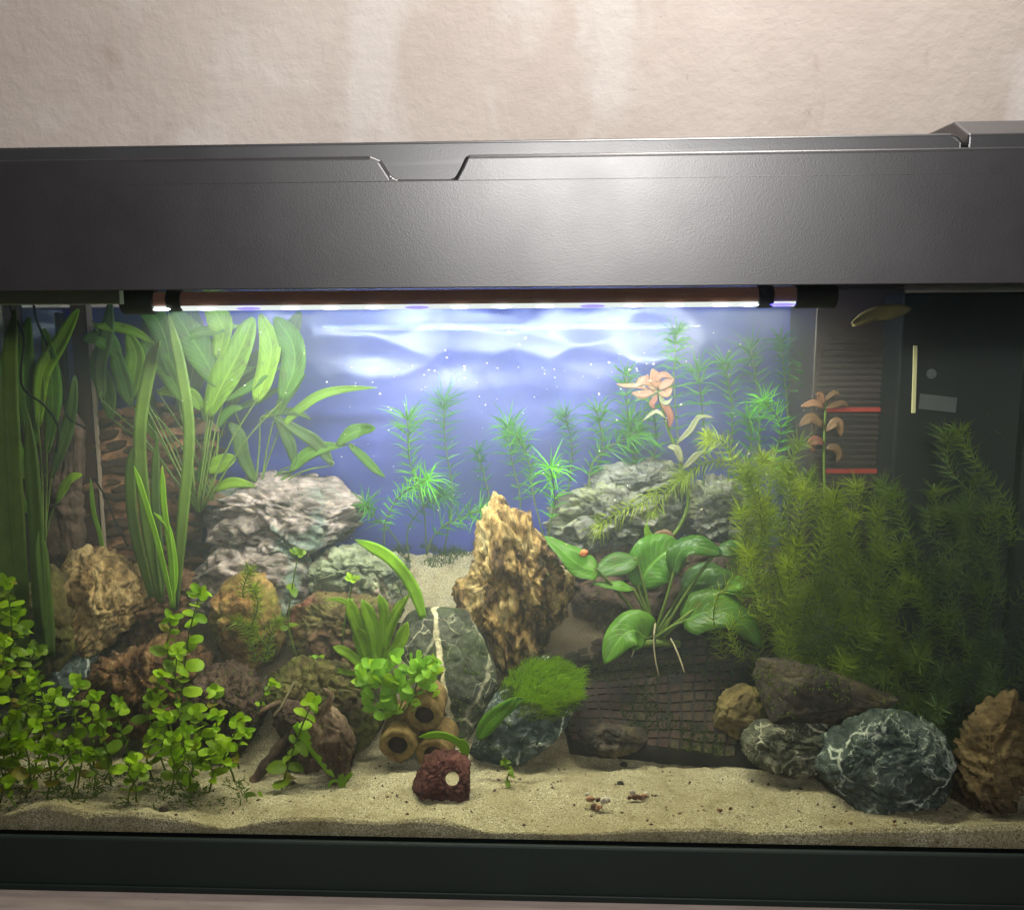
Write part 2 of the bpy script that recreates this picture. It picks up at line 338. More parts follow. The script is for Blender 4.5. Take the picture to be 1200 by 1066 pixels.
k = NM('wall_plaster'); b = k.noise(2.2, 6, .6); w_ = k.warp(k.coord('Object', (1.6, 1, .8)), 3, .25)
c = k.ramp(b, [(.3, (.34, .29, .255)), (.7, (.46, .41, .375))])
c = k.mix(k.ramp(k.noise(2.6, 4, .55, w_), [(.50, 0), (.58, .55)]), c, (.50, .475, .455))
c = k.mix(k.ramp(k.noise(4.1, 5, .6, w_), [(.62, 0), (.70, .5)]), c, (.24, .185, .155))
c = k.mix(k.ramp(k.noise(60, 3, .6), [(.70, 0), (.76, .5)]), c, (.2, .16, .14))
M['wall'] = k.finish(k.bsdf(c, .8, k.bump(k.noise(45, 7, .65), .5, .004), .2))
k = NM('cabinet_laminate'); b = k.noise(30, 5, .6, k.coord('Object', (.4, 3, 1)))
c = k.ramp(b, [(.3, (.22, .18, .16)), (.7, (.32, .265, .24))]); dk = k.ramp(k.noise(70, 3, .6), [(.70, 0), (.74, .8)])
M['table'] = k.finish(k.bsdf(k.mix(dk, c, (.08, .06, .05)), .5, None, .3))
k = NM('water'); v = k.n('ShaderNodeVolumeScatter'); k.set(v.inputs[0], (.80, .90, 1.0)); v.inputs['Density'].default_value = 0.28; v.inputs['Anisotropy'].default_value = .35
k.l(v.outputs[0], k.out.inputs['Volume']); M['water'] = k.m

# ---------------------------------------------------------------- the tank
XL, XR, YB, ZB, ZT = -0.600, 0.590, 0.400, 0.056, 0.601
o = box('cabinet_top', (-1.6, -0.30, -0.04), (1.6, 0.47, 0.0), M['table'], loc=(0, 0, 0)); tag(o, kind='structure')
o = box('wall', (-3, 0.48, -1.0), (3, 0.56, 2.6), M['wall'], loc=(0, .48, 0)); tag(o, kind='structure')
aq = thing('aquarium', 'long glass aquarium with dark base trim, planted and full of cloudy water', 'aquarium', ((XL+XR)/2, .2, 0))
box('front_pane', (XL, 0, ZB-.01), (XR, .006, ZT+.02), M['glass'], aq)
box('side_pane', (XL-.006, .0062, ZB-.01), (XL, YB, ZT+.02), M['sideglass'], aq)
box('side_pane', (XR, .0062, ZB-.01), (XR+.006, YB, ZT+.02), M['sideglass'], aq)
box('back_pane', (XL, YB-.006, ZB-.01), (XR, YB, ZT+.02), M['backglass'], aq)
box('bottom_pane', (XL+.002, .008, ZB-.012), (XR-.002, YB-.008, ZB-.004), M['silicone'], aq)
ZTR = P(576, 990, -.008).z
tr = box('base_trim', (XL-.012, -.008, 0.0), (XR+.012, -.0015, ZTR), M['trim'], aq, .0025)
box('trim_lip', (XL-.014, -.0105, 0.0), (XR+.014, -.0085, .0065), M['trim'], aq, .001)
box('base_trim', (XL-.012, -.001, 0.0), (XL-.007, YB+.012, .056), M['trim'], aq, .0015)
box('base_trim', (XR+.007, -.001, 0.0), (XR+.012, YB+.012, .056), M['trim'], aq, .0015)
for x in (XL+.0035, XR-.0035):
    box('silicone_seam', (x-.003, YB-.0125, ZB), (x+.003, YB-.0065, ZT), M['silicone'], aq, .001)
# hood
zc = lambda py, Y: P(576, py, Y).z
hd = thing('aquarium_hood', 'black plastic aquarium hood with stepped lid and finger notch', 'aquarium hood', ((XL+XR)/2, .2, ZT))
yh = -.014
z1, z2, z3, z4 = zc(337, yh), zc(209, yh), zc(177, yh), zc(163.5, yh)
def extrude_prof(name, prof, x0, x1, mat, parent, bev=0):
    n = len(prof); v = [(x0, y, z) for y, z in prof] + [(x1, y, z) for y, z in prof]
    f = [(i, (i+1) % n, n+(i+1) % n, n+i) for i in range(n)] + [tuple(range(n-1, -1, -1)), tuple(range(n, 2*n))]
    o = obj(name, v, f, mat, parent)
    bm = bmesh.new(); bm.from_mesh(o.data); bmesh.ops.recalc_face_normals(bm, faces=bm.faces); bm.to_mesh(o.data); bm.free()
    if bev: bevel(o, bev, 3)
    return o
def plate(name, poly, y0, y1, mat, parent, bev, lean=0, zr=0):
    n = len(poly); v = [(x, y0+max(0, z-zr)*lean, z) for x, z in poly] + [(x, y1+max(0, z-zr)*lean, z) for x, z in poly]
    o = obj(name, v, [tuple(range(n-1, -1, -1)), tuple(range(n, 2*n))] + [(i, (i+1) % n, n+(i+1) % n, n+i) for i in range(n)], mat, parent)
    bm = bmesh.new(); bm.from_mesh(o.data); bmesh.ops.recalc_face_normals(bm, faces=bm.faces); bm.to_mesh(o.data); bm.free()
    return bevel(o, bev, 5)
zl = lambda px, py: P(px, py, yh)
path = [(434, 182), (446, 187), (459, 207), (466, 209.5), (532, 209), (540, 194), (546, 180.5)]
HX0, HX1 = XL-.014, XR+.014
top_edge = [(HX0, P(0, 185, yh).z-.001)] + [(zl(*q).x, zl(*q).z) for q in path] + [(HX1, zl(1150, 171.5).z)]
plate('front_fascia', [(HX0, z1), (HX1, z1), (HX1, z2-.0015), (HX0, z2-.0015)], yh-.0022, yh-.0002, M['hood'], hd, .0008)
plate('fascia_top', [(HX0, z1+.002), (HX1, z1+.002)] + top_edge[::-1], yh, yh+.010, M['hood'], hd, .0042)
box('front_beam', (HX0, yh+.0105, z1+.03), (HX1, .2, z2-.004), M['hood'], hd)
box('rear_housing', (XL-.014, .201, z1+.03), (XR+.014, YB+.012, z3+.004), M['hood'], hd, .002)
box('underside', (XL-.004, yh+.0085, z1+.016), (XR+.004, YB+.006, z1+.0295), M['under'], hd)
for x in (XL-.014, XR+.008): box('end_skirt', (x, yh+.0085, z1), (x+.006, YB+.012, z1+.0295), M['hood'], hd, .001)
# the lid: front plate with the dropped finger tab, and the lid top behind it
LX0, LX1 = XL-.008, P(1136, 165, yh).x
ztop = P(600, 163, yh+.012).z
plate('lid_front', [(LX0, z2-.003), (LX1, z2-.003), (LX1, ztop-.008), (LX1-.004, ztop-.002), (LX1-.010, ztop), (LX0+.004, ztop), (LX0, ztop-.005)], yh+.0105, yh+.022, M['lid'], hd, .0045, .25, z3)
box('lid_top', (LX0, .022, z3+.0045), (LX1, YB-.03, ztop-.0015), M['lid'], hd, .002)
ex = P(1140, 166, yh).x
extrude_prof('end_cap', [(yh+.0095, z2-.003), (yh+.0095, z3+.010), (.03, ztop+.016), (.12, ztop+.02), (.37, ztop+.02), (.37, z3+.0065)], ex, XR+.012, M['lid'], hd, .002)
box('inner_rail', (XL+.002, .045, P(60, 357, .05).z), (P(143, 350, .05).x, .055, z1+.0155), M['cream'], hd, .001)
# background film, creased along its top edge
bf = MB(); nx, nz = 320, 150; fx0, fx1, fz0, fz1 = XL-.01, XR+.01, ZB+.03, ZT+.008
zcr = P(600, 450, .41).z
for j in range(nz+1):
    for i in range(nx+1):
        x = fx0+(fx1-fx0)*i/nx; z = fz0+(fz1-fz0)*j/nz
        m = max(0, min(1, (z-zcr+.03)/.075)); m = m*m*(3-2*m)
        q = Vector((x*8+z*5, z*13-x*3, 3.1)); r = noise.noise(q)
        vo = noise.voronoi(Vector((x*4+z*7, z*8-x*3.5, .5)))[0]; vo2 = noise.voronoi(Vector((x*9-z*11, z*14+x*6, 2.5)))[0]
        d = m*(.030*(vo[0]-.4) + .016*(vo2[0]-.35)) + .003*noise.noise(Vector((x*4, z*4, 9)))
        bf.v.append((x, .4125 + .008 - max(-.008, min(.0135, d))*.5, z)); bf.uv.append((i/nx, j/nz))
bf.f = [(j*(nx+1)+i, j*(nx+1)+i+1, (j+1)*(nx+1)+i+1, (j+1)*(nx+1)+i) for j in range(nz) for i in range(nx)]
film = bf.make('background_film', M['film'], None, True, loc=(0, .415, fz0))
sm = film.modifiers.new('thickness', 'SOLIDIFY'); sm.thickness = .0004
tag(film, 'blue creased plastic background film taped behind the rear pane', 'background film')
# ---- submerged light tube with its LEDs
YT = .13
a, b = P(181, 353, YT), P(933, 347, YT); rr = 10.5*scale_at(YT)
lt = thing('light_tube', 'brown submersible lamp tube with white and blue diodes and black end caps', 'light', a.lerp(b, .5))
def cyl_between(name, a, b, r, mat, parent, n=20, r2=None):
    m = MB(); m.tube([a, b], [r, r if r2 is None else r2], n); o = m.make(name, mat, parent); bevel(o, r*.12, 2)
    for p in o.data.polygons: p.use_smooth = len(p.vertices) == 4
    return o
cyl_between('tube', a, b, rr, M['tube'], lt)
dirx = (b-a).normalized()
cyl_between('end_cap', a-dirx*.034, a+dirx*.002, rr*1.45, M['cap'], lt)
cyl_between('end_cap', b-dirx*.002, b+dirx*.040, rr*1.3, M['cap'], lt)
for t in (P(206, 352, YT), P(896, 347.5, YT)): cyl_between('clip', t-dirx*.008, t+dirx*.008, rr*1.22, M['cap'], lt)
for t in (a-dirx*.016, b+dirx*.02):
    box('hanger', (t.x-.007, YT-.006, t.z+rr), (t.x+.007, YT+.006, z1+.0158), M['cap'], lt, .001)
s0, s1 = a+dirx*.002, b-dirx*.002; sd = Vector((0, -rr*.55, -rr*.98))
m = MB()
qa, qb = s0+sd, s1+sd
m.v = [tuple(qa+Vector((0, -.003, .0028))), tuple(qb+Vector((0, -.003, .0028))), tuple(qb+Vector((0, .004, -.001))), tuple(qa+Vector((0, .004, -.001)))]
m.v += [tuple(Vector(p)+Vector((0, .0008, .0012))) for p in m.v]; m.f = [(0, 1, 2, 3), (7, 6, 5, 4), (0, 4, 5, 1), (1, 5, 6, 2), (2, 6, 7, 3), (3, 7, 4, 0)]
m.make('diode_strip', M['strip'], lt)
leds = [190, 245, 295, 345, 393, 445, 495, 545, 595, 645, 700, 747, 795, 848, 880, 918]
for i, px in enumerate(leds):
    blue = i in (2, 6, 10, 15); t = (px-181)/(933-181); c = s0.lerp(s1, t)+sd+Vector((0, -.0032, .0005)); w = .0075 if not blue else .010
    m = MB(); v = []; n = 10
    for q in range(n):
        an = 2*math.pi*q/n; v.append(tuple(c+Vector((math.cos(an)*w*1.3, -.0006, math.sin(an)*.0016))))
    v += [tuple(Vector(p)+Vector((0, .002, 0))) for p in v]
    m.v = v; m.f = [tuple(range(n)), tuple(range(2*n-1, n-1, -1))] + [(q, n+q, n+(q+1) % n, (q+1) % n) for q in range(n)]
    m.make('diode', M['led_b'] if blue else M['led_w'], lt)
mid = a.lerp(b, .5)
la = area('tube_light', mid+Vector((0, .004, -rr-.004)), mid+Vector((0, .20, -.62)), .66, .014, 6.6, (1.0, .97, .60))
area('tube_light_blue', mid+Vector((-.02, .012, -rr-.003)), mid+Vector((-.02, .30, -.13)), .60, .010, 3.9, (.30, .46, 1.0))
# ---- water
wt = box('water', (XL+.001, .0065, ZB+.002), (XR-.001, YB-.0067, z1+.012), M['water'], loc=(0, .2, ZB)); tag(wt, kind='structure')

# ---------------------------------------------------------------- sand
front = [(-120, 966), (0, 956), (30, 950), (60, 942), (85, 946), (110, 953), (150, 950), (185, 953), (215, 958), (265, 971), (300, 963), (340, 957), (400, 958), (440, 963), (500, 957), (535, 964), (570, 975), (620, 974), (660, 977), (700, 975), (760, 971), (820, 969), (880, 975), (940, 974), (1000, 971), (1070, 970), (1152, 965), (1260, 966)]
ftab = [(P(x, y, .0075).x, P(x, y, .0075).z) for x, y in front]
def h(x, y, rough=True):
    z0 = interp(ftab, x); tt = max(0, min(1, (y-.008)/.05)); z0 = z0*(1-tt) + .072*tt
    t = max(0, min(1, (y-.165)/.235)); t = t*.55 + .45*t*t*(3-2*t)
    z = z0 + t*.205
    w = 1-min(1, max(0, (y-.008)/.012))
    if rough: z += (.006*noise.noise(Vector((x*14, y*16, 1))) + .0032*noise.noise(Vector((x*45, y*45, 5))) + .0016*noise.noise(Vector((x*120, y*120, 8))))*(1-.8*w)
    return z
def G(px, py, off=0):
    d = ray(px, py); t0 = (.01-CAM.y)/d.y; t1 = (YB-.012-CAM.y)/d.y
    for i in range(160):
        p = CAM+d*(t0+(t1-t0)*i/159)
        if p.z <= h(p.x, p.y)+off: return p
    return p
sb = MB(); nx, ny = 420, 150; ys = [.0075 + (YB-.007-.0075)*(j/ny)**1.25 for j in range(ny+1)]
xs = [XL+.002+(XR-XL-.004)*i/nx for i in range(nx+1)]
for y in ys:
    for x in xs: sb.v.append((x, y, h(x, y)))
g = nx+1; sb.f = [(j*g+i, j*g+i+1, (j+1)*g+i+1, (j+1)*g+i) for j in range(ny) for i in range(nx)]
b0 = len(sb.v); sb.v += [(x, .0075, ZB+.001) for x in xs]; sb.f += [(b0+i, b0+i+1, i+1, i) for i in range(nx)]
sb.uv = []
so = obj('sand', sb.v, sb.f, M['sand'], None, True, loc=(0, .2, ZB)); tag(so, kind='structure')
gr = MB()
for i in range(1700):                              # dark crumbs lying on the sand
    px = random.uniform(20, 1130); py = random.uniform(880, 972) if random.random() < .8 else random.uniform(940, 975)
    p = G(px, py); r = random.uniform(.0004, .0009) if random.random() < .8 else random.uniform(.0009, .0022)
    if p.y > .25: continue
    v = [tuple(p+Vector((random.uniform(-r, r)+dx*r, random.uniform(-r, r)+dy*r, dz*r+r*.2))) for dx, dy, dz in ((1,0,0),(-1,0,0),(0,1,0),(0,-1,0),(0,0,1),(0,0,-.6))]
    gr.add(v, [(0,2,4),(2,1,4),(1,3,4),(3,0,4),(2,0,5),(1,2,5),(3,1,5),(0,3,5)])
go = gr.make('sand_crumbs', M['darkbrown'], None, loc=(0, .1, ZB)); tag(go, 'tiny dark crumbs scattered over the pale sand', 'crumbs', kind='stuff')

# ---------------------------------------------------------------- rocks
_ico = {}; ROCKS = []
def ico(sub):
    if sub not in _ico:
        bm = bmesh.new(); bmesh.ops.create_icosphere(bm, subdivisions=sub, radius=1)
        _ico[sub] = ([v.co.copy() for v in bm.verts], [tuple(v.index for v in f.verts) for f in bm.faces]); bm.free()
    return _ico[sub]
def rock_mesh(outline, Y, thick, amp=.10, freq=2.2, flat=.75, sub=5, seed=0, strata=0, sdir=(0, 0, 1), sfreq=7, lean=0, pits=0, facet=0.0):
    pts = [P(x, y, Y) for x, y in outline]
    cxx = sum(p.x for p in pts)/len(pts); czz = sum(p.z for p in pts)/len(pts)
    N = 240; tab = []
    for k in range(N):
        th = 2*math.pi*k/N; dx, dz = math.cos(th), math.sin(th); best = 0
        for a, b in zip(pts, pts[1:]+pts[:1]):
            ax, az, bx, bz = a.x-cxx, a.z-czz, b.x-a.x, b.z-a.z
            den = dx*bz-dz*bx
            if abs(den) < 1e-9: continue
            s = (ax*bz-az*bx)/den; u = (ax*dz-az*dx)/den
            if 0 <= u <= 1 and s > best: best = s
        tab.append(best)
    tab = [(tab[k-1]+2*tab[k]+tab[(k+1) % N])/4 for k in range(N)]
    size = (max(tab)+sum(tab)/N)/2
    V, Fc = ico(sub); out = []; so = Vector((seed*3.7, seed*1.3, seed*2.1)); sd = Vector(sdir).normalized()
    rg = random.Random(seed*7+1); planes = []
    for _ in range(int(12+facet*16)):
        pn = Vector((rg.uniform(-1, 1), rg.uniform(-1.3, -.05), rg.uniform(-.8, 1))).normalized()
        hx_ = max(abs(p.x-cxx) for p in pts); hz_ = max(abs(p.z-czz) for p in pts)
        sup = math.sqrt((pn.x*hx_)**2+(pn.y*thick)**2+(pn.z*hz_)**2); planes.append((pn, sup*(rg.uniform(.66, .9))))
    for nn in V:
        rho = math.hypot(nn.x, nn.z); th = math.atan2(nn.z, nn.x)/(2*math.pi)*N % N; k = int(th) % N; fr = th-int(th)
        R = tab[k]*(1-fr)+tab[(k+1) % N]*fr
        c, s = (nn.x/rho, nn.z/rho) if rho > 1e-6 else (1, 0)
        e = rho**.85
        p = Vector((c*R*e, thick*math.copysign(abs(nn.y)**flat, nn.y), s*R*e))
        q = p/size*freq + so
        for pn, pd in planes:
            e_ = p.dot(pn)-pd
            if e_ > 0: p -= pn*(e_*.94)
        qs = q - sd*(q.dot(sd)*(-.9 if strata else 0))
        d = noise.noise(q)*.45 + noise.noise(qs*2.2)*.30 + noise.noise(qs*4.7)*.18 + noise.noise(qs*9.7)*.10 + noise.noise(qs*20)*.05
        d -= .6*max(0, 1-abs(noise.noise(qs*1.4+Vector((5, 5, 5))))*7) + .28*max(0, 1-abs(noise.noise(qs*3.3+Vector((2, 7, 1))))*6)
        if strata:
            w = (p.dot(sd)/size)*sfreq + noise.noise(q*.9)*1.3; d += strata*1.5*(min(1, (w % 1)*1.25)**1.2-.5)
        if pits:
            pv = noise.voronoi(q*3.2)[0][0]; d -= pits*max(0, .36-pv)*2.6
            pv = noise.voronoi(q*7.5)[0][0]; d -= pits*max(0, .36-pv)*1.3
        k2 = min(1, abs(nn.y)*1.4+.55)
        nv = Vector((nn.x*.8, nn.y*1.1, nn.z*.8))
        p += nv*(d*amp*1.6*min(size, thick*2.2)*k2)
        out.append(Vector((cxx, Y+lean*(p.z), czz)) + p)
    return out, Fc
def rock(name, label, cat, outline, Y, thick, mat, group=None, parent=None, **kw):
    v, f = rock_mesh(outline, Y, thick, **kw)
    zmin = min(p.z for p in v); c = sum(v, Vector())/len(v)
    o = obj(name, v, f, M[mat], parent, True, loc=(c.x, c.y, zmin)); ROCKS.append((v, f))
    if not parent: tag(o, label, cat, group)
    return o
rock('ochre_rock', 'rounded golden brown rock with rough ridges, perched on the striped slab', 'rock',
     [(72,650),(90,640),(115,641),(140,650),(158,652),(168,668),(172,700),(165,718),(158,735),(140,742),(128,758),(112,769),(95,765),(72,760),(62,735),(64,705),(63,690)], .235, .05, 'ochre', amp=.10, strata=.30, sdir=(.8, .2, -.55), sfreq=3, seed=2, sub=6, facet=.5)
rock('striped_rock', 'reddish brown striped slab beneath the rounded golden rock', 'rock',
     [(78,800),(110,776),(150,765),(190,745),(225,750),(245,780),(240,830),(200,855),(140,860),(90,850)], .20, .055, 'stripe', amp=.15, strata=.35, sdir=(.7, 0, .7), sfreq=4, seed=3, sub=6, facet=.4)
rock('orange_rock', 'upright orange brown rock covered with yellow green needle tufts', 'rock',
     [(262,680),(285,668),(305,675),(320,690),(328,720),(330,760),(318,780),(285,790),(255,780),(245,735),(250,700)], .25, .04, 'orange', amp=.13, seed=4, pits=.4)
rock('layered_rock', 'large layered rock with teal and pink tones in front of the blue film', 'rock',
     [(235,590),(255,570),(285,560),(330,555),(370,556),(405,572),(424,595),(422,615),(412,640),(370,650),(320,655),(270,650),(235,640),(220,615)], .335, .05, 'backrock', amp=.09, strata=.8, sdir=(.3, .1, 1), sfreq=2.6, seed=5, sub=6, flat=.6)
rock('pale_rock', 'pale green rock at the foot of the large layered rock', 'rock',
     [(340,665),(380,644),(420,640),(460,648),(488,672),(482,700),(440,715),(390,710),(345,700)], .315, .05, 'palerock', amp=.15, seed=6, sub=6, facet=.4)
rock('mottled_rock', 'mottled grey pink rock lying under the large layered rock', 'rock',
     [(205,650),(260,636),(320,645),(360,655),(375,690),(345,735),(270,735),(215,710)], .30, .05, 'backrock', amp=.12, strata=.4, sfreq=4, seed=7)
rock('maroon_rock', 'dark maroon and olive mottled rock behind the small bright sword plant', 'rock',
     [(330,720),(370,695),(430,700),(475,715),(480,770),(435,800),(360,795),(325,770)], .26, .05, 'redrock', amp=.15, seed=8, sub=6, facet=.4)
rock('olive_boulder', 'olive brown boulder behind the driftwood beside the brown tubes', 'rock',
     [(300,790),(350,772),(400,780),(440,800),(448,850),(420,885),(340,880),(295,840)], .19, .045, 'olive', amp=.15, seed=9, sub=6, facet=.4)
rock('umber_boulder', 'dark umber boulder between the striped slab and the driftwood', 'rock',
     [(228,785),(265,775),(305,795),(315,850),(300,885),(240,880),(215,835)], .175, .04, 'darkbrown', amp=.15, seed=10, sub=6, facet=.4)
fk = thing('flaky_rock', 'red brown wall of thin stacked stone flakes in the rear corner', 'rock', P(170, 720, .37))
rock('core', None, None, [(99,480),(150,462),(215,478),(258,505),(248,560),(236,620),(238,690),(205,740),(99,740)], .375, .014, 'flaky', parent=fk, amp=.05, seed=11, sub=4, flat=.5)
random.seed(21)
FL = []
for i in range(4):
    vv, ff = ico(2); me = bpy.data.meshes.new('flake')
    pts = []
    for q in vv:
        d = 1+.35*noise.noise(q*1.8+Vector((i*5, 1, 2))); pts.append((q.x*d, q.y*.55*d, q.z*.42*(1+.3*noise.noise(q*3+Vector((i, 4, 4))))))
    me.from_pydata(pts, [], ff); me.polygons.foreach_set('use_smooth', [True]*len(me.polygons)); me.materials.append(M['flaky'] if i % 2 else M['stripe']); FL.append(me)
for r in range(17):
    py = 482+r*14.5
    for q in range(7):
        px = 106+q*23+random.uniform(-7, 7)+(r % 2)*10
        if px > interp([(470, 200), (500, 255), (560, 250), (620, 236), (740, 236)], py): continue
        o = bpy.data.objects.new('flake', FL[random.randrange(4)]); C.objects.link(o); o.parent = fk
        p = P(px, py+random.uniform(-4, 4), .362+random.uniform(-.006, .004)) - fk.location
        s = random.uniform(11, 19)*scale_at(.36)
        o.matrix_basis = Matrix.Translation(p) @ Matrix.Rotation(random.uniform(-.35, .2), 4, 'Y') @ Matrix.Rotation(random.uniform(-.3, .3), 4, 'X') @ Matrix.Diagonal((s, s*.8, s*.8, 1))
rock('slate_plate', 'upright dark slate plate crossed by a cream quartz vein', 'rock',
     [(458,738),(470,722),(500,716),(545,718),(565,745),(580,780),(584,805),(570,850),(545,868),(518,850),(500,800),(482,780),(462,765)], .205, .020, 'slate', amp=.045, flat=.4, seed=12, sub=6, lean=.25, facet=.3)
# the cream vein of the slate as a raised seam
rock('tall_rock', 'tall jagged ochre and dark brown rock standing in the middle', 'rock',
     [(580,575),(590,581),(598,598),(610,597),(622,600),(624,615),(635,628),(648,640),(655,665),(670,672),(675,695),(668,715),(672,730),(655,740),(640,750),(632,775),(615,795),(596,800),(582,775),(572,750),(555,735),(545,718),(530,712),(530,690),(545,675),(556,655),(560,620),(566,595)], .24, .042, 'tall', amp=.13, seed=13, sub=6, strata=.4, sdir=(1, .3, .25), sfreq=3.5, pits=.3, facet=.6)
vrock = rock('white_veined_rock', 'dark green rock streaked white, half covered by bright moss', 'rock',
     [(548,884),(560,850),(575,825),(592,803),(612,786),(640,776),(668,783),(684,800),(682,822),(665,845),(645,864),(618,882),(590,895),(565,900)], .165, .035, 'veined', amp=.07, seed=14, flat=.6, sub=6, lean=.35)
rock('flat_stone', 'flat dark stone wedged under the netted slab edge', 'rock',
     [(668,862),(705,850),(760,855),(768,874),(722,884),(690,880)], .165, .022, 'slab', amp=.10, seed=15, facet=.5)
big = rock('veined_boulder', 'large dark green boulder laced with white veins on the front sand', 'rock',
     [(950,885),(970,865),(1000,850),(1030,838),(1070,838),(1100,848),(1112,870),(1120,895),(1115,930),(1100,955),(1050,962),(1000,956),(965,938),(948,910)], .075, .045, 'veined', amp=.07, seed=16, sub=6, strata=.12, sdir=(.1, 0, 1), sfreq=6, facet=.4, flat=.6)
rock('veined_stone', 'smaller olive rock with cream veins leaning on the large veined boulder', 'rock',
     [(870,862),(880,850),(920,846),(960,843),(1000,850),(990,885),(960,908),(930,906),(885,895),(870,882)], .125, .035, 'veined_warm', amp=.09, seed=17, sub=6, facet=.5)
rock('tan_rock', 'layered tan rock standing against the right end of the tank', 'rock',
     [(1120,935),(1125,890),(1140,850),(1160,822),(1195,812),(1215,860),(1212,945),(1180,962),(1125,960)], .062, .035, 'rightrock', amp=.12, seed=18, strata=.6, sdir=(.5, 0, 1), sfreq=5)
rock('dark_slab', 'dark sloping slab with a lit upper edge behind the veined boulder', 'rock',
     [(884,795),(890,775),(925,776),(965,785),(1010,802),(1056,820),(1052,832),(1010,846),(950,850),(900,842)], .135, .02, 'slab', amp=.05, seed=19, flat=.35, lean=.2, facet=-.45, sub=6)
rock('yellow_stone', 'yellowish stone between the netted slab and the veined stones', 'rock',
     [(845,815),(870,803),(890,806),(897,830),(908,855),(885,878),(850,878),(836,850)], .175, .03, 'yellow', amp=.11, seed=20)
rock('grey_boulder', 'smooth grey boulder, topmost of the pile at the rear right', 'rock',
     [(688,558),(720,542),(760,538),(800,545),(818,565),(800,588),(750,592),(700,586)], .355, .04, 'greyrock', amp=.12, seed=21, strata=.7, sfreq=2, sub=6)
rock('grey_boulder', 'long grey boulder under the smooth topmost one at the rear right', 'rock',
     [(640,605),(660,577),(700,568),(740,578),(790,582),(806,605),(790,645),(700,655),(645,640)], .335, .045, 'greyrock', amp=.14, seed=22, strata=.8, sfreq=2.6, sub=6)
rock('craggy_rock', 'craggy grey rock beside the red stem at the rear right', 'rock',
     [(800,562),(840,558),(880,580),(894,610),(890,650),(830,655),(805,610)], .345, .04, 'greyrock', amp=.16, seed=23, strata=.7, sfreq=3, pits=.5, sub=6)
rock('pebble', 'small pale pebble in front of the long grey boulder', 'pebble',
     [(670,614),(688,606),(706,614),(704,632),(680,635)], .295, .02, 'greyrock', amp=.08, seed=24, sub=4)
rock('umber_rock', 'low dark brown rock behind the broad leaved plant', 'rock',
     [(622,660),(700,640),(780,632),(880,640),(915,670),(915,730),(860,760),(740,770),(630,768)], .31, .045, 'darkbrown', amp=.15, seed=25, sub=6, facet=.4)
rock('russet_rock', 'low russet rock between the golden rock and the flaky stones', 'rock', [(110,690),(150,660),(205,665),(245,690),(250,740),(200,775),(130,770),(105,735)], .29, .05, 'stripe', amp=.15, seed=33, sub=6, facet=.4)
rock('umber_rock', 'dark brown rock under the hornwort beside the craggy grey rock', 'rock', [(880,650),(920,640),(970,660),(985,720),(960,760),(900,765),(875,720)], .31, .05, 'darkbrown', amp=.1, seed=34)
rock('umber_rock', 'shadowed brown rock beside the left end glass', 'rock', [(20,700),(50,660),(85,680),(90,760),(60,800),(15,790)], .2, .035, 'olive', amp=.1, seed=35)
rock('shade_rock', 'dark teal rock standing in for the shade at the foot of the golden rock', 'rock', [(30,780),(60,755),(110,765),(120,800),(90,840),(40,835)], .215, .035, 'veined', amp=.1, seed=36)  # dark stone stands in for the blue-green shade under the golden rock
rock('mirrored_stack', 'added stone stack standing in for the flaky stones reflected in the left end glass', 'rock', [(22,500),(45,470),(80,472),(98,500),(96,600),(100,690),(60,720),(20,700),(14,600)], .262, .018, 'darkbrown', amp=.12, seed=37, sub=5, strata=.4, sdir=(.3, 0, 1), sfreq=4, flat=.6)  # added stack imitates the flaky rock's reflection in the end pane
# lava rock with a hole right through it
lv = rock('lava_rock', 'small porous red lava rock with a round hole, on the front sand', 'rock',
     [(497,888),(515,878),(535,880),(549,888),(551,915),(549,952),(530,954),(500,950),(474,948),(485,915)], .075, .022, 'lava', amp=.11, seed=26, sub=6, pits=.7, flat=.5, facet=.3)
hc = P(530, 912, .075); dv = ray(530, 912).normalized(); dv = (dv+Vector((0, 0, -.0))).normalized()
cm = MB(); cm.tube([hc-dv*.08, hc+dv*.08], 8.6*scale_at(.075), 20); cut = cm.make('cutter', M['lava'], None)
bo = lv.modifiers.new('hole', 'BOOLEAN'); bo.operation = 'DIFFERENCE'; bo.object = cut; bo.solver = 'EXACT'
bpy.context.view_layer.update()
ev = lv.evaluated_get(bpy.context.evaluated_depsgraph_get()); nm = bpy.data.meshes.new_from_object(ev); lv.modifiers.clear(); lv.data = nm
bpy.data.objects.remove(cut)

M['blackmat'] = rockmat('black_mat', [(.3, (.004, .003, .003)), (.7, (.014, .009, .008))], 20, .3, 90)
# netted slab: sloping brown slab under rows of small raised plates
ns = thing('netted_slab', 'sloping dark brown slab covered with fine square netting', 'slab', P(780, 880, .2))
qd = [(668, 868, .17), (915, 893, .15), (940, 698, .33), (640, 752, .295)]
def slabpt(u, v, off=0):
    a, b, c, d = [P(*q) for q in qd]
    p = a*(1-u)*(1-v)+b*u*(1-v)+c*u*v+d*(1-u)*v
    nrm = (b-a).cross(d-a).normalized(); nrm = nrm if nrm.y < 0 else -nrm
    bump = .006*noise.noise(Vector((u*3.3, v*3.3, 4))) + .0028*noise.noise(Vector((u*9, v*9, 2))) + .003*math.sin(math.pi*u)*math.sin(math.pi*v)
    return p + nrm*(bump+off), nrm
m = MB(); n = 30; bk = []
for j in range(n+1):
    for i in range(n+1):
        p, nr = slabpt(i/n, j/n); m.v.append(tuple(p)); bk.append(tuple(p - nr*.03 - Vector((0, 0, .02))))
g = n+1; m.f = [(j*g+i, j*g+i+1, (j+1)*g+i+1, (j+1)*g+i) for j in range(n) for i in range(n)]
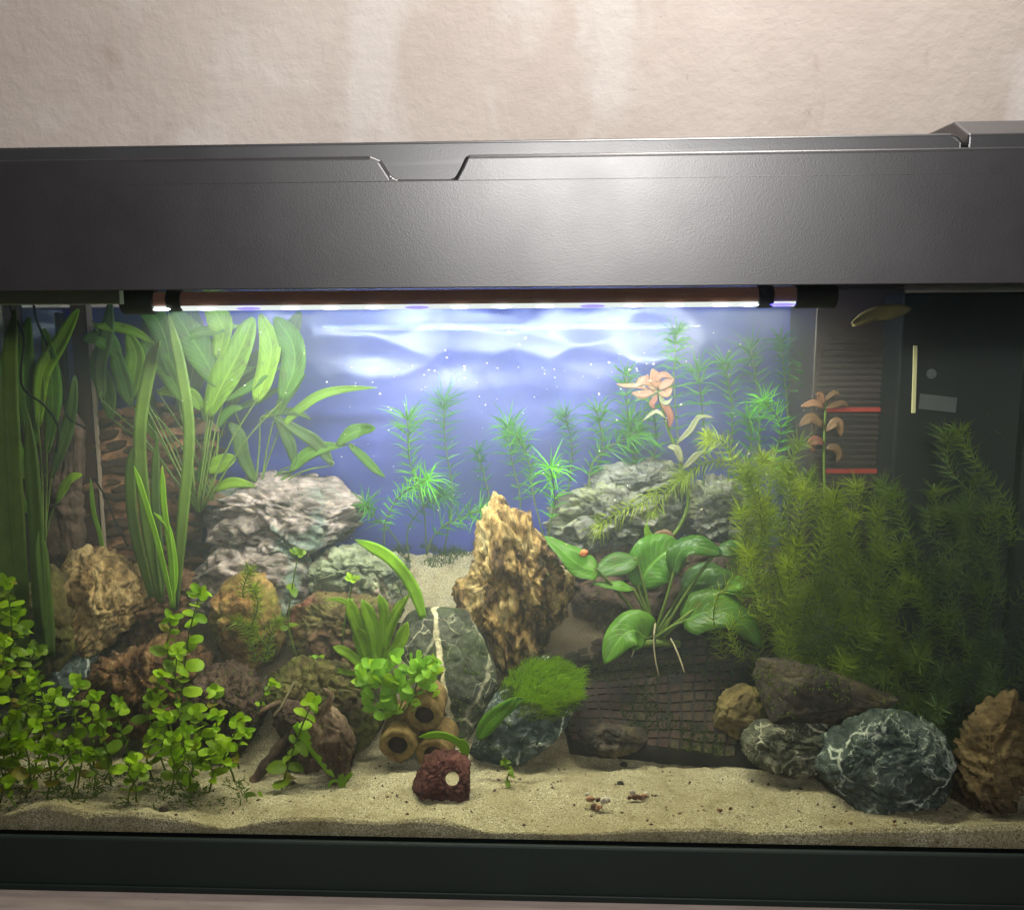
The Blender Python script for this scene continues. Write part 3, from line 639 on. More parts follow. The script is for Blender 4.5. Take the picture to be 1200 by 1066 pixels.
m.v += bk; K = g*g; rim = [i for i in range(g)] + [j*g+n for j in range(1, g)] + [n*g+i for i in range(n-1, -1, -1)] + [j*g for j in range(n-1, 0, -1)]
m.f += [(rim[i], K+rim[i], K+rim[(i+1) % len(rim)], rim[(i+1) % len(rim)]) for i in range(len(rim))]
m.f += [(K+j*g+i, K+(j+1)*g+i, K+(j+1)*g+i+1, K+j*g+i+1) for j in range(n) for i in range(n)]
m.uv = []; slb = obj('slab', m.v, m.f, M['blackmat'], ns, True)
random.seed(5); net = MB(); NU, NV = 19, 15
for i in range(NU):
    for j in range(NV):
        if random.random() < .06: continue
        g0, g1 = .09+random.uniform(0, .06), .91-random.uniform(0, .06)
        sk = .012*(j % 2); th = random.uniform(.0010, .0024)
        cs = [((i+a)/NU+sk*.5, (j+b)/NV) for a, b in ((g0, g0), (g1, g0), (g1, g1), (g0, g1))]
        cs = [(min(1, u), min(1, v)) for u, v in cs]
        top = [slabpt(u, v, th)[0] for u, v in cs]; bot = [slabpt(u, v, -.0006)[0] for u, v in cs]
        net.add([tuple(p) for p in top+bot], [(0,1,2,3),(0,4,5,1),(1,5,6,2),(2,6,7,3),(3,7,4,0)])
M['netting'] = rockmat('netting', [(.3, (.012, .005, .004)), (.5, (.028, .012, .009)), (.7, (.058, .028, .021))], 14, .3, 120, algae=((.03, .045, .008), 12, .56, .6))
no = net.make('netting', M['netting'], ns); no['kind'] = 'stuff'
# driftwood cave
dw = thing('driftwood', 'dark hollow piece of driftwood leaning on the front sand', 'driftwood', G(345, 935))
rock('roof', None, None, [(356,838),(378,824),(394,832),(404,842),(417,866),(413,890),(408,905),(419,940),(400,942),(386,908),(368,872)], .108, .02, 'bark', parent=dw, amp=.12, seed=30)
rock('hollow_back', None, None, [(286,944),(305,900),(330,860),(350,832),(375,824),(400,845),(414,885),(412,940),(350,950)], .138, .018, 'wood', parent=dw, amp=.2, seed=31)
rock('knot', None, None, [(318,838),(330,822),(352,822),(362,838),(352,862),(328,866)], .14, .022, 'wood', parent=dw, amp=.2, seed=32, sub=4, pits=.6)
m = MB(); m.tube(spline([P(284, 940, .095), P(300, 912, .105), P(325, 877, .12), P(350, 846, .13)], 14), [.0072-.0002*i+.0012*math.sin(i*2.1) for i in range(15)], 8); m.make('side_branch', M['wood'], dw, True)
m = MB(); m.tube(spline([P(368, 838, .11), P(382, 828, .105), P(388, 815, .105), P(378, 806, .108)], 10), [.0045, .0046, .0047, .0046, .0044, .004, .0038, .0035, .003, .0025, .0015], 8); m.make('curl', M['bark'], dw, True)
m = MB(); m.tube([P(329, 822, .12), P(318, 826, .11), P(300, 838, .10)], [.003, .0028, .002], 6); m.make('twig', M['bark'], dw, True)
# brown tubes
random.seed(4)
for (px, py, Y, ro, lab) in ((497, 838, .135, 23, 'round brown tube with thick rim, topmost of the three'), (466, 873, .125, 24, 'round brown tube lying beside the driftwood, lower of the pair'), (508, 884, .13, 23, 'round brown tube half hidden behind the red lava rock')):
    c = P(px, py, Y); R = ro*scale_at(Y); r = R*.52; ax = Vector((.10+random.uniform(-.1, .1), 1, .12)).normalized(); L = .075
    t = thing('hollow_tube', lab, 'tube', c-Vector((0, 0, R)), 'hollow brown tubes in a heap')
    sx = Vector((1, 0, 0)); sx = (sx-ax*sx.dot(ax)).normalized(); sz = sx.cross(ax)
    def ring(rad, d, wob=0, n=28): return [tuple(c+ax*d+(sx*math.cos(2*math.pi*q/n)+sz*math.sin(2*math.pi*q/n)*.95)*rad*(1+wob*noise.noise(Vector((math.cos(2*math.pi*q/n)*2, math.sin(2*math.pi*q/n)*2, d*30+px))))) for q in range(n)]
    def lathe(name, spec, mat):
        v = []; n = 28
        for rad, d in spec: v += ring(rad, d, .07)
        f = [(i*n+q, i*n+(q+1) % n, (i+1)*n+(q+1) % n, (i+1)*n+q) for i in range(len(spec)-1) for q in range(n)]
        return obj(name, v, f, M[mat], t, True)
    lathe('wall', [(R*.99, .001), (R*1.02, .008), (R, .03), (R*.98, L), (r, L)], 'bamboo')
    lathe('rim', [(R*.985, .0012), (R*.95, -.001), (R*.82, -.0022), (r*1.06, -.001), (r*.99, .0016)], 'tubeend')
    lathe('bore', [(r*.985, .0018), (r*.93, .015), (r*.9, L-.004), (.0004, L-.002)], 'tubein')

# ---------------------------------------------------------------- plants
def ribbon(path, width, mat, parent, name='leaf', normal=(0, -1, .35), prof='lance', n=12, fold=.18, wave=0.0, twist=0):
    """leaf along world-space points; width = full width in metres"""
    c = spline(path, n); N = Vector(normal).normalized(); v = []; uv = []; f = []; ph = random.random()*6
    for i, p in enumerate(c):
        t = i/n; tg = (c[min(i+1, n)]-c[max(i-1, 0)]).normalized()
        w = tg.cross(N); w = w.normalized() if w.length > 1e-3 else Vector((1, 0, 0))
        nn = w.cross(tg).normalized()
        if nn.dot(N) < 0: nn = -nn
        if twist: w = Matrix.Rotation(twist*t, 3, tg) @ w; nn = Matrix.Rotation(twist*t, 3, tg) @ nn
        if prof == 'lance': s = math.sin(math.pi*min(1, t**.8*.97+.03))**.75
        elif prof == 'oval': s = math.sin(math.pi*(t*.96+.03))**.55
        elif prof == 'heart': s = min(1, (t*7+.15)**.5)*math.cos(math.pi/2*max(0, (t-.18)/.82)**1.5)**.8 if t < 1 else .02
        else: s = min(1, .55+t*2)*(1 if t < .75 else max(.04, 1-((t-.75)/.25)**2))       # strap
        hw = width/2*max(s, .03)
        for q in (-1, -.5, 0, .5, 1):
            v.append(p + w*(hw*q) + nn*(abs(q)*hw*fold) + nn*(wave*hw*math.sin(t*11+ph+q*1.3)*abs(q)*.5)); uv.append((t, .5+q*.5))
    for i in range(n):
        for q in range(4): f.append((i*5+q, i*5+q+1, (i+1)*5+q+1, (i+1)*5+q))
    o = obj(name, v, f, M[mat], parent, True, uv=uv)
    sdf = o.modifiers.new('thickness', 'SOLIDIFY'); sdf.thickness = .0006; sdf.offset = 0
    return o
def stalk(parent, path, r0, r1, mat='stem', name='stem', n=10, sides=6):
    m = MB(); c = spline(path, n); m.tube(c, [r0+(r1-r0)*i/n for i in range(n+1)], sides); return m.make(name, M[mat], parent, True)
def PX(path, dflt=.3): return [P(p[0], p[1], p[2] if len(p) > 2 else dflt) for p in path]
def jn(): return (random.uniform(-.25, .25), -1, random.uniform(.1, .6))
random.seed(11)
# --- strap-leaved plants at the left
def straps(name, label, base, Y, leaves, group=None):
    t = thing(name, label, 'plant', P(*base, Y) if len(base) == 2 else P(*base), group)
    for path, w, mat in leaves:
        ribbon(PX(path, Y), w*scale_at(Y), mat, t, prof='strap', n=20, fold=.12, normal=(random.uniform(-.3, .3), -1, .1), twist=random.uniform(-.3, .3))
    return t
straps('eelgrass', 'tall dark strap leaved plant rising behind the golden rock', (208, 715), .245,
       [([(205,715),(214,610),(222,510,.25),(212,430,.25),(197,365,.24)], 14, 'val'), ([(188,705),(172,610),(164,510),(176,430),(188,398,.2)], 16, 'val'),
        ([(178,700),(158,620),(153,560),(158,520)], 15, 'val'), ([(190,700),(186,640),(182,580),(184,505)], 11, 'val')])
straps('eelgrass', 'slim bright strap leaved plant between the dark straps', (203, 712), .225,
       [([(203,712),(186,640),(168,580),(157,546)], 8, 'val_b'), ([(204,712),(200,650),(192,590),(190,545)], 8, 'val_b'), ([(200,712),(206,670),(198,620),(180,600)], 6, 'val_b')])
straps('eelgrass', 'short yellow green blade standing behind the golden rock', (124, 652), .28, [([(124,660),(117,625),(110,600),(106,560)], 7, 'val_b'), ([(60,690),(66,650),(80,615),(88,590)], 4, 'val_b')])
straps('eelgrass', 'dark green strap leaves crowding the left end glass', (36, 760), .14,
       [([(30,790),(25,680),(18,560),(12,430),(18,360)], 20, 'val'), ([(50,780),(46,690),(40,580),(32,480)], 18, 'val'), ([(5,780),(8,660),(2,540),(-6,420)], 24, 'val'), ([(60,770),(52,690),(46,620)], 16, 'val')])
straps('eelgrass', 'single olive strap leaf bending over the slate plate', (497, 722), .215, [([(497,725),(482,685),(455,652),(416,632,.25)], 15, 'val_b')])
# --- sword plants
def sword(label, base, Y, leaves, petiole=True, r=.0013, group=None, name='sword_plant'):
    b = P(*base, Y); t = thing(name, label, 'plant', b, group)
    for e in leaves:
        path, w, mat = e[:3]; prof = e[3] if len(e) > 3 else 'lance'
        pts = PX(path, Y)
        ribbon(pts, w*(.8 if petiole else 1)*scale_at(Y), mat, t, prof=prof, normal=e[4] if len(e) > 4 else jn(), fold=random.uniform(.1, .35), wave=random.uniform(.1, .4), n=16)
        if petiole: stalk(t, [b+Vector((random.uniform(-.004, .004), 0, 0)), b.lerp(pts[0], .55)+Vector((0, .006, .012)), pts[0], pts[0].lerp(pts[1], .3)], r, r*.6, n=9)
    return t
sword('large sword plant with broad bright leaves under the lamp end', (232, 600), .30,
      [([(243,488),(262,448),(282,410),(297,372)], 44, 'sword_y', 'oval'), ([(256,452),(240,420),(222,392),(203,362)], 46, 'sword', 'oval'),
       ([(200,402),(230,391),(262,385),(284,381)], 15, 'sword'), ([(154,475),(147,450),(141,430),(136,410)], 28, 'sword', 'oval'), ([(150,470),(158,440),(160,415),(150,390)], 34, 'sword_y', 'oval'),
       ([(110,382),(135,383),(160,390),(185,405)], 16, 'sword_y'), ([(300,470),(312,440),(318,405),(305,368)], 34, 'sword_y', 'oval'), ([(330,470),(345,430),(342,400),(322,372)], 40, 'sword', 'oval'),
       ([(215,470),(200,440),(185,420),(165,400)], 30, 'sword', 'oval'), ([(120,470),(118,430),(126,390),(130,350)], 26, 'sword_d', 'oval'), ([(200,440),(195,400),(180,370),(150,350)], 34, 'sword', 'oval'),
       ([(262,470),(290,455),(310,440),(330,430)], 14, 'sword'), ([(255,420),(262,390),(255,370),(240,352)], 36, 'sword_y', 'oval'), ([(140,420),(128,402),(115,395),(98,398)], 30, 'sword', 'oval'), ([(210,480,.34),(225,440,.34),(228,400,.34),(222,355,.34)], 44, 'sword_d', 'oval'), ([(270,480,.34),(285,440,.34),(330,410,.34),(352,365,.34)], 40, 'sword_d', 'oval'), ([(180,480,.34),(165,450,.34),(178,410,.34),(172,360,.34)], 40, 'sword_d', 'oval'), ([(240,500,.33),(248,470,.33),(275,440,.33),(300,430,.33)], 22, 'sword', 'lance'), ([(130,490,.33),(126,460,.33),(115,430,.33),(118,400,.33)], 28, 'sword', 'oval')])
sword('added sword plant standing in for leaves mirrored in the left end glass', (50, 640), .235,  # added plant imitates the leaves mirrored in the end pane
      [([(40,520),(30,470),(28,420),(34,372)], 34, 'sword', 'oval'), ([(55,530),(62,480),(60,430),(52,385)], 30, 'sword', 'oval'), ([(30,560),(12,510),(6,450),(10,400)], 32, 'sword', 'oval'), ([(60,560),(74,520),(84,480),(88,440)], 20, 'sword_d', 'oval'),
       ([(30,600),(14,570),(4,540),(-4,500)], 30, 'sword', 'oval'), ([(45,500),(50,440),(72,400),(92,362)], 26, 'sword_y', 'oval'), ([(66,590),(76,570),(84,560),(96,556)], 16, 'sword_y', 'oval')])
sword('spreading sword plant with narrow green leaves over the large layered rock', (300, 590), .33,
      [([(322,490),(335,465),(347,450),(358,438)], 18, 'sword'), ([(330,500),(350,480),(375,463),(405,456),(442,454,.31)], 15, 'sword_y'), ([(340,552),(360,532),(382,524),(405,522)], 20, 'sword'),
       ([(395,522),(412,508),(425,504),(440,502,.31)], 22, 'sword', 'oval'), ([(345,545),(340,520),(330,500),(318,478)], 18, 'sword_d'), ([(300,565),(285,535),(280,510),(268,495)], 22, 'sword_d', 'oval'),
       ([(390,545),(372,520),(350,505),(310,480)], 20, 'sword_d'), ([(408,520),(425,535),(440,550),(452,560)], 14, 'sword'), ([(305,490),(330,482),(350,484),(365,492)], 12, 'sword_d'),
       ([(275,480),(300,470),(318,460),(338,452)], 11, 'sword')])
sword('low plant with round yellow green leaves beside the flaky stones', (250, 590), .31,
      [([(244,552),(254,546),(266,540),(276,536)], 26, 'sword_y', 'oval'), ([(236,480),(230,470),(222,462),(212,460)], 22, 'sword_y', 'oval'), ([(250,575),(268,566),(284,566),(300,570)], 16, 'sword_y'),
       ([(230,565),(236,555),(240,545),(240,530)], 16, 'sword', 'oval'), ([(185,460),(200,458),(215,464),(228,478)], 18, 'sword_y'), ([(220,580),(212,568),(205,562),(195,560)], 14, 'deadleaf'), ([(226,508),(236,502),(248,500),(258,506)], 16, 'deadleaf'),
       ([(232,590),(250,586),(266,590),(280,598)], 20, 'deadleaf'), ([(170,475),(174,490),(178,505),(186,520)], 16, 'sword_y'), ([(256,500),(262,488),(272,480),(284,478)], 16, 'sword', 'oval')])
# --- broad-leaved plant on the slab
ab = P(768, 752, .235); an = thing('broad_leaf_plant', 'broad leaved dark green plant rooted on the netted slab', 'plant', ab)
for path, w, mat, prof, nrm in [
    ([(700,668,.22),(682,664,.215),(664,650,.215),(638,628,.22)], 36, 'anubias_b', 'heart', (.25, -.75, .7)),
    ([(746,656,.24),(732,660),(716,664),(700,674,.225)], 30, 'anubias', 'oval', (0, -.8, .6)),
    ([(748,688,.24),(760,665,.245),(775,650,.25),(796,638,.26)], 62, 'anubias_b', 'oval', (.1, -1, .35)),
    ([(789,672,.23),(796,648,.225),(815,640,.22),(846,648,.22)], 30, 'anubias', 'oval', (-.2, -.7, .7)),
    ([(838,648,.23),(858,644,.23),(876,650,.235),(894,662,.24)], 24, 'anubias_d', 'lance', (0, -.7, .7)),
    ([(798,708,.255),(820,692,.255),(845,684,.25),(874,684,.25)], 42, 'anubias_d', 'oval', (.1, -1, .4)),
    ([(800,728,.225),(830,716,.215),(862,724,.205),(892,756,.20)], 50, 'anubias', 'heart', (.15, -.8, .6)),
    ([(758,748,.21),(744,738,.205),(726,748,.20),(708,778,.195)], 46, 'anubias_b', 'heart', (-.2, -.8, .55)),
    ([(742,690,.225),(728,688,.22),(714,686,.22),(694,684,.22)], 15, 'anubias_b', 'lance', (0, -.6, .8)),
    ([(850,690,.22),(864,684,.215),(874,680,.21),(882,664,.21)], 18, 'anubias_b', 'lance', (-.3, -.9, .3)),
    ([(848,692,.22),(870,692,.215),(885,694,.21),(900,692,.21)], 14, 'anubias_b', 'lance', (.2, -.8, .5)),
    ([(756,700,.25),(750,680,.25),(752,660,.25),(760,645,.25)], 16, 'anubias_b', 'lance', (.5, -1, .1)),
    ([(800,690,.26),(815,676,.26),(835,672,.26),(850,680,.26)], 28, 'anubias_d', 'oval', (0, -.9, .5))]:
    pts = PX(path, .235); ribbon(pts, w*scale_at(.23), mat, an, prof=prof, normal=nrm, fold=.22, wave=random.uniform(.12, .35), n=16)
    mid_ = ab.lerp(pts[0], .5)+Vector((0, -.004, .006))
    stalk(an, [ab+Vector((random.uniform(-.008, .008), 0, random.uniform(-.002, .003))), mid_, pts[0], pts[0].lerp(pts[1], .2)], .0022, .0014, n=9)
for path in ([(768,730),(766,750,.215),(768,772,.21),(772,792,.205)], [(786,748),(792,760,.215),(798,775,.21),(802,788,.205)], [(752,748),(744,760,.22),(740,770,.215)]):
    stalk(an, PX(path, .225), .0012, .0007, 'root', 'root')
m = MB(); m.tube([ab+Vector((-.03, .004, -.004)), ab+Vector((0, -.002, 0)), ab+Vector((.03, .002, -.003))], [.004, .0055, .004], 8); m.make('rhizome', M['stem'], an, True)
# --- snail on its leaf
sn = P(684, 650, .208); st = thing('snail', 'small orange snail on the notched leaf beside the tall rock', 'snail', sn)
sp = MB(); pts = []; rad = []
for i in range(22):
    a = i*.55; r = .0042*(1-i/30); pts.append(sn+Vector((math.cos(a)*r*.75, -.0015-i*.00012, math.sin(a)*r*.75+.002))); rad.append(.0026*(1-i/26))
sp.tube(pts, rad, 7); k = NM('snail_shell'); M['snail'] = k.finish(k.bsdf(k.mix(k.noise(300, 3), (.34, .08, .02), (.5, .16, .05)), .35, None, .5))
sp.make('shell', M['snail'], st, True); m = MB(); m.tube([sn+Vector((-.006, .001, .0)), sn+Vector((0, .001, -.001)), sn+Vector((.005, .001, 0))], [.001, .002, .0012], 6); m.make('foot', M['deadleaf'], st, True)
# --- needle-leaved stems
def needle_plant(name, label, path, nl, mat, stemmat='stem', whorl=.006, per=10, nw=.0011, top=1.25, low=.55, ang=.6, droop=.25, group=None, r=.0011, start=.0):
    """path: world points base -> tip; nl: needle length in metres"""
    t = thing(name, label, 'plant', path[0], group)
    L = sum((Vector(b)-Vector(a)).length for a, b in zip(path, path[1:])); n = max(6, int(L/whorl)); c = spline(path, n)
    stalk(t, path, r, r*.6, stemmat, n=min(24, n))
    m = MB()
    for i in range(n+1):
        u = i/n
        if u < start: continue
        tg = (c[min(i+1, n)]-c[max(i-1, 0)]).normalized(); a = tg.cross(Vector((.3, .8, .2))).normalized(); b = tg.cross(a)
        g_ = low+(top-low)*u**1.6; k_ = per + (per*2 if i >= n-1 else (per//2 if i >= n-3 else 0)); o0 = random.random()*6
        for q in range(k_):
            th = o0+2*math.pi*q/k_+random.uniform(-.45, .45); d = a*math.cos(th)+b*math.sin(th)
            lift = ang + (.9*max(0, u-.85)/.15 if u > .85 else 0) + random.uniform(-.15, .2)
            if i >= n-1: lift = random.uniform(.1, 1.4)
            dr = (d*math.cos(lift*.8)+tg*math.sin(lift*.8)).normalized(); ln = nl*g_*random.uniform(.55, 1.2)
            p0 = c[i]; p1 = p0+dr*ln*.55; p2 = p0+dr*ln+Vector((0, 0, -droop*ln*random.uniform(.2, 1)))+tg*ln*.08
            wv = dr.cross(Vector((random.uniform(-.4, .4), -1, random.uniform(-.2, .4)))); wv = wv.normalized()*nw if wv.length > 1e-3 else Vector((nw, 0, 0))
            m.add([tuple(p0-wv*.5), tuple(p0+wv*.5), tuple(p1+wv*.55), tuple(p1-wv*.55), tuple(p2)], [(0, 1, 2, 3), (3, 2, 4)])
    o = m.make('needles', M[mat], t); o['kind'] = 'stuff'
    return t
def NP(name, label, path, Y, nl, mat, **kw):
    return needle_plant(name, label, PX(path, Y), nl*scale_at(Y), mat, **kw)
grp = 'needle leaved stems in front of the blue film'
mid_l = 'green needle leaved stem standing in front of the blue film'
random.seed(31)
for lab, path, Y, nl, mat in [
    ('needle stem with a bright green crown in front of the blue film', [(450,640),(452,610),(470,580),(500,562,.33)], .345, 34, 'needle_b'),
    ('needle leaved stem leaning towards the tall rock', [(500,650),(508,628),(530,610),(562,598,.32)], .335, 34, 'needle_g'),
    ('star shaped bright green needle crown above the tall rock', [(640,640),(646,610),(650,580),(645,548,.31)], .33, 38, 'needle_b'),
    (mid_l, [(500,650),(496,590),(480,540),(478,492)], .36, 36, 'needle_g'), (mid_l, [(520,650),(530,580),(522,520),(520,470)], .37, 30, 'needle_d'),
    (mid_l, [(470,640),(455,620),(438,605),(428,590)], .36, 28, 'needle_g'), (mid_l, [(600,640),(610,590),(600,540),(595,500)], .365, 36, 'needle_g'),
    (mid_l, [(640,640),(625,580),(620,540),(605,510)], .36, 34, 'needle_g'), (mid_l, [(660,620),(668,560),(670,520),(662,488)], .37, 32, 'needle_d'),
    (mid_l, [(690,600),(700,550),(706,520),(700,482)], .365, 32, 'needle_g'), (mid_l, [(745,600),(748,560),(744,525),(738,495)], .36, 34, 'needle_g'), (mid_l, [(700,600),(690,560),(705,530),(748,506)], .35, 34, 'needle_g'),
    (mid_l, [(730,600),(765,540),(768,500),(765,470)], .365, 28, 'needle_g'), (mid_l, [(740,600),(742,540),(736,490),(733,440)], .37, 26, 'needle_g'),
    ('needle stem reaching up into the lamp light, its crown lit pale', [(800,600),(795,520),(790,450),(792,392)], .33, 34, 'needle_g'),
    (mid_l, [(820,600),(826,540),(824,490),(818,436)], .35, 36, 'needle_g'), (mid_l, [(850,600),(855,540),(858,480),(850,425)], .36, 32, 'needle_g'), (mid_l, [(900,600),(905,550),(915,500),(895,470)], .34, 30, 'needle_b'),
    (mid_l, [(885,600),(890,520),(888,460),(880,410)], .37, 30, 'needle_d'), (mid_l, [(940,600),(945,540),(950,480),(952,435)], .34, 30, 'needle_g'), (mid_l, [(860,600),(866,560),(880,520),(878,490)], .33, 28, 'needle_g'),
    (mid_l, [(920,600),(925,520),(920,450),(915,400)], .37, 26, 'needle_d'), (mid_l, [(480,660),(478,620),(500,590),(520,580)], .35, 30, 'needle_d'), (mid_l, [(580,630),(575,590),(568,560),(560,530)], .37, 26, 'needle_d')]:
    tx_, ty_ = path[-1][:2]; path[-1] = (tx_, ty_, (path[-1][2] if len(path[-1]) > 2 else Y)-.02)
    if lab == mid_l:
        lab = ('dim' if mat == 'needle_d' else 'green') + ' needle leaved stem ' + ('between the layered rock and the tall rock' if tx_ < 545 else 'behind the tall middle rock' if tx_ < 650 else 'above the grey boulders against the blue film' if tx_ < 835 else 'beside the brown ribbed filter chamber'); gp_ = grp
    else: gp_ = None
    NP('needle_plant', lab, path, Y, nl, mat, per=7, whorl=random.uniform(.010, .016), nw=.0012, low=random.uniform(.3, .6), top=random.uniform(.9, 1.2), droop=random.uniform(.1, .55), ang=random.uniform(.3, .8), group=gp_, start=.3)
# hornwort on the right
random.seed(77)
hg = 'hornwort stems massed at the right end'; hl = 'feathery hornwort stem in the thicket at the right end'
spec = []
tops = [(905,545),(930,520),(955,560),(980,590),(1000,570),(1025,600),(1050,580),(1075,610),(1095,560),(1130,505),(1145,560),(1120,600),(900,600),(930,640),(960,660),(990,640),(1015,670),(1040,650),(1070,680),(1100,650),(1130,640),(1150,690),(915,690),(945,720),(975,730),(1010,740),(1045,720),(1080,740),(1110,720),(1140,760),(880,560),(870,600),(1165,600),(1175,680),(1170,760),(960,780),(1000,790),(1060,780),(1100,800)]
tops += [(x+random.uniform(-22, 22), y+random.uniform(-15, 50)) for x, y in tops*2 if x < 1160]
for i, (tx, ty) in enumerate(tops):
    Y = random.uniform(.16, .28); ln_ = random.uniform(90, 190); by = min(840, ty+ln_); sw = random.uniform(-55, 55); bx = tx+sw
    mat = 'needle_y' if tx < 1010 and random.random() < .55 else ('needle_o' if tx < 1085 or random.random() < .35 else 'needle_k')
    hl = {'needle_y': 'yellow green', 'needle_o': 'olive green', 'needle_k': 'dark green'}[mat] + ' feathery hornwort stem ' + ('in front of the black filter housing' if tx > 1062 else 'tangled over the dark sloping slab' if ty > 685 else 'below the red lines of the filter' if tx > 945 else 'crowding the craggy grey rock')
    NP('hornwort', hl, [(bx, by, min(.3, Y+.03)), (bx-sw*.1+random.uniform(-20, 20), by*.65+ty*.35), (tx+sw*.15+random.uniform(-14, 14), by*.3+ty*.7), (tx-sw*.12, ty, Y-.015)], Y, random.uniform(20, 28), mat, per=10, whorl=.0085, nw=.00062, low=.75, top=1.05, droop=.15, ang=.75, group=hg, r=.0007)
for i in range(16):  # added dark stems stand in for the darkness behind the boulder
    tx, ty = random.uniform(1035, 1165), random.uniform(790, 870); sw = random.uniform(-30, 30); Y = random.uniform(.115, .19)
    NP('hornwort', 'dark hornwort stem added to darken the gap behind the large veined boulder', [(tx+sw, ty+95, Y), (tx+sw*.6, ty+55), (tx+sw*.2, ty+25), (tx, ty, Y-.01)], Y, random.uniform(20, 28), 'needle_k', per=9, whorl=.0085, nw=.0008, low=.8, top=1.05, droop=.1, ang=.75, group=hg, r=.0008)
for lab, path, Y in [('pale hornwort sprig draped over the long grey boulder', [(770,575),(750,590),(725,600),(700,618)], .285), ('pale hornwort tuft hanging over the topmost grey boulder', [(800,560),(790,570),(775,580),(765,600)], .30),
                     ('hornwort sprig arching towards the red stem', [(880,560),(850,540),(820,545),(800,560)], .27), ('thin arching hornwort shoot beside the craggy rock', [(900,590),(870,560),(850,520),(830,515)], .25)]:
    NP('hornwort', lab, path, Y, 22, 'needle_y', per=10, whorl=.006, nw=.0008, low=.8, top=1)
tl = 'yellow green needle tuft growing on the orange rock'
for path in ([(300,775),(295,755),(290,740),(280,728)], [(310,775),(315,755),(318,740),(325,728)], [(290,740),(300,720),(302,705),(298,690)], [(285,700),(285,690),(288,680),(292,668)], [(318,770),(308,750),(300,745),(296,735)]):
    NP('needle_tuft', tl, path, .205, 16, 'needle_y', per=9, whorl=.005, nw=.0009, low=.8, top=1, group='needle tufts on the orange rock')
gl = 'dark green moss strand lying on sand under the netted slab'
for i in range(7):
    bx = 765+i*14; g_ = G(bx, 890).y; NP('moss_strand', gl, [(bx, 891), (bx+8, 889), (bx+15, 886), (bx+20+random.uniform(-5, 8), 880)], g_, 10, 'moss_d', per=8, whorl=.005, nw=.0009, group='moss strands under the netted slab')
mf = thing('moss_patch', 'dark moss growing on the sand along the foot of the blue film', 'moss', P(500, 660, .36)); m = MB()
for _ in range(1500):
    px, py = random.uniform(425, 566), random.uniform(640, 668)
    if noise.noise(Vector((px*.05, py*.09, 1))) < -.1+(py-640)*.012: continue
    p = G(px, py); d = Vector((random.uniform(-.7, .7), random.uniform(-.5, .2), random.uniform(.3, 1))).normalized(); l = random.uniform(.004, .013); w = d.cross(Vector((.2, -1, .1))).normalized()*.0006
    m.add([tuple(p-w), tuple(p+w), tuple(p+d*l)], [(0, 1, 2)])
o = m.make('blades', M['moss_d'], mf); o['kind'] = 'stuff'
# moss cushion on the veined rock
def blades(parent, verts, faces, count, ln, mat, nw=.0008, name='blades', up=.5, pick=None):
    m = MB(); tot = 0; c0 = sum(verts, Vector())/len(verts)
    while tot < count:
        f = random.choice(faces); a, b, c = [verts[q] for q in f[:3]]; u, v = random.random(), random.random()
        if u+v > 1: u, v = 1-u, 1-v
        p = a+(b-a)*u+(c-a)*v; nr = (b-a).cross(c-a).normalized()
        if nr.dot(p-c0) < 0: nr = -nr
        if pick and not pick(p, nr): continue
        d = (nr+Vector((random.uniform(-.7, .7), random.uniform(-.5, .5), up+random.uniform(-.3, .3)))).normalized(); l = ln*random.uniform(.6, 1.2)
        w = d.cross(Vector((random.uniform(-.5, .5), -1, .2))).normalized()*nw
        q = p+d*l*.6; e = p+d*l+Vector((random.uniform(-.3, .3)*l, 0, -.15*l))
        m.add([tuple(p-w*.5), tuple(p+w*.5), tuple(q+w*.4), tuple(q-w*.4), tuple(e)], [(0, 1, 2, 3), (3, 2, 4)]); tot += 1
    o = m.make(name, M[mat], parent); o['kind'] = 'stuff'; return o
mo = thing('moss_cushion', 'bright green moss cushion on the white streaked rock', 'moss', P(640, 835, .15))
from mathutils.bvhtree import BVHTree
vb = [vrock.location+v.co for v in vrock.data.vertices]; vrt = BVHTree.FromPolygons(vb, [tuple(p.vertices) for p in vrock.data.polygons])
def drape(parent, name, mat, count, ln, nw, lo, hi):
    m = MB(); k_ = 0
    while k_ < count:
        px, py = random.uniform(585, 695), random.uniform(768, 850); e = ((px-640)/50)**2+((py-803)/34)**2 + .5*noise.noise(Vector((px*.06, py*.06, 3)))
        if not lo < e < hi: continue
        k_ += 1; hit = vrt.ray_cast(CAM, ray(px, py).normalized())
        if hit[0] is None: continue
        p, nr = hit[0], hit[1] if hit[1].y < 0 else -hit[1]
        tuft = .65+.7*max(0, noise.noise(p*95)+.35)
        d = (nr*.7+Vector((random.uniform(-.2, .75), random.uniform(-.3, .3), random.uniform(.1, .9)))).normalized(); l = ln*tuft*random.uniform(.6, 1.2)
        w = d.cross(Vector((random.uniform(-.5, .5), -1, .2))).normalized()*nw; q = p+d*l*.6
        m.add([tuple(p-w), tuple(p+w), tuple(q+w*.7), tuple(q-w*.7), tuple(p+d*l+Vector((.25*l, 0, -.2*l)))], [(0, 1, 2, 3), (3, 2, 4)])
    o = m.make(name, M[mat], parent); o['kind'] = 'stuff'
drape(mo, 'under_blades', 'moss_d', 2200, .008, .0005, -9, .95)
drape(mo, 'blades', 'moss', 4200, .014, .0004, -9, .8)
drape(mo, 'old_blades', 'needle_o', 1500, .008, .0004, .55, 1.3)
mo2 = thing('moss_cushion', 'dim green moss clump on the dark sloping slab under the hornwort', 'moss', P(950, 780, .18))
vv, ff = rock_mesh([(905,760),(915,715),(945,690),(1000,700),(1040,730),(1060,780),(1010,795),(950,785)], .215, .035, amp=.12, sub=4, seed=42, facet=-.75)
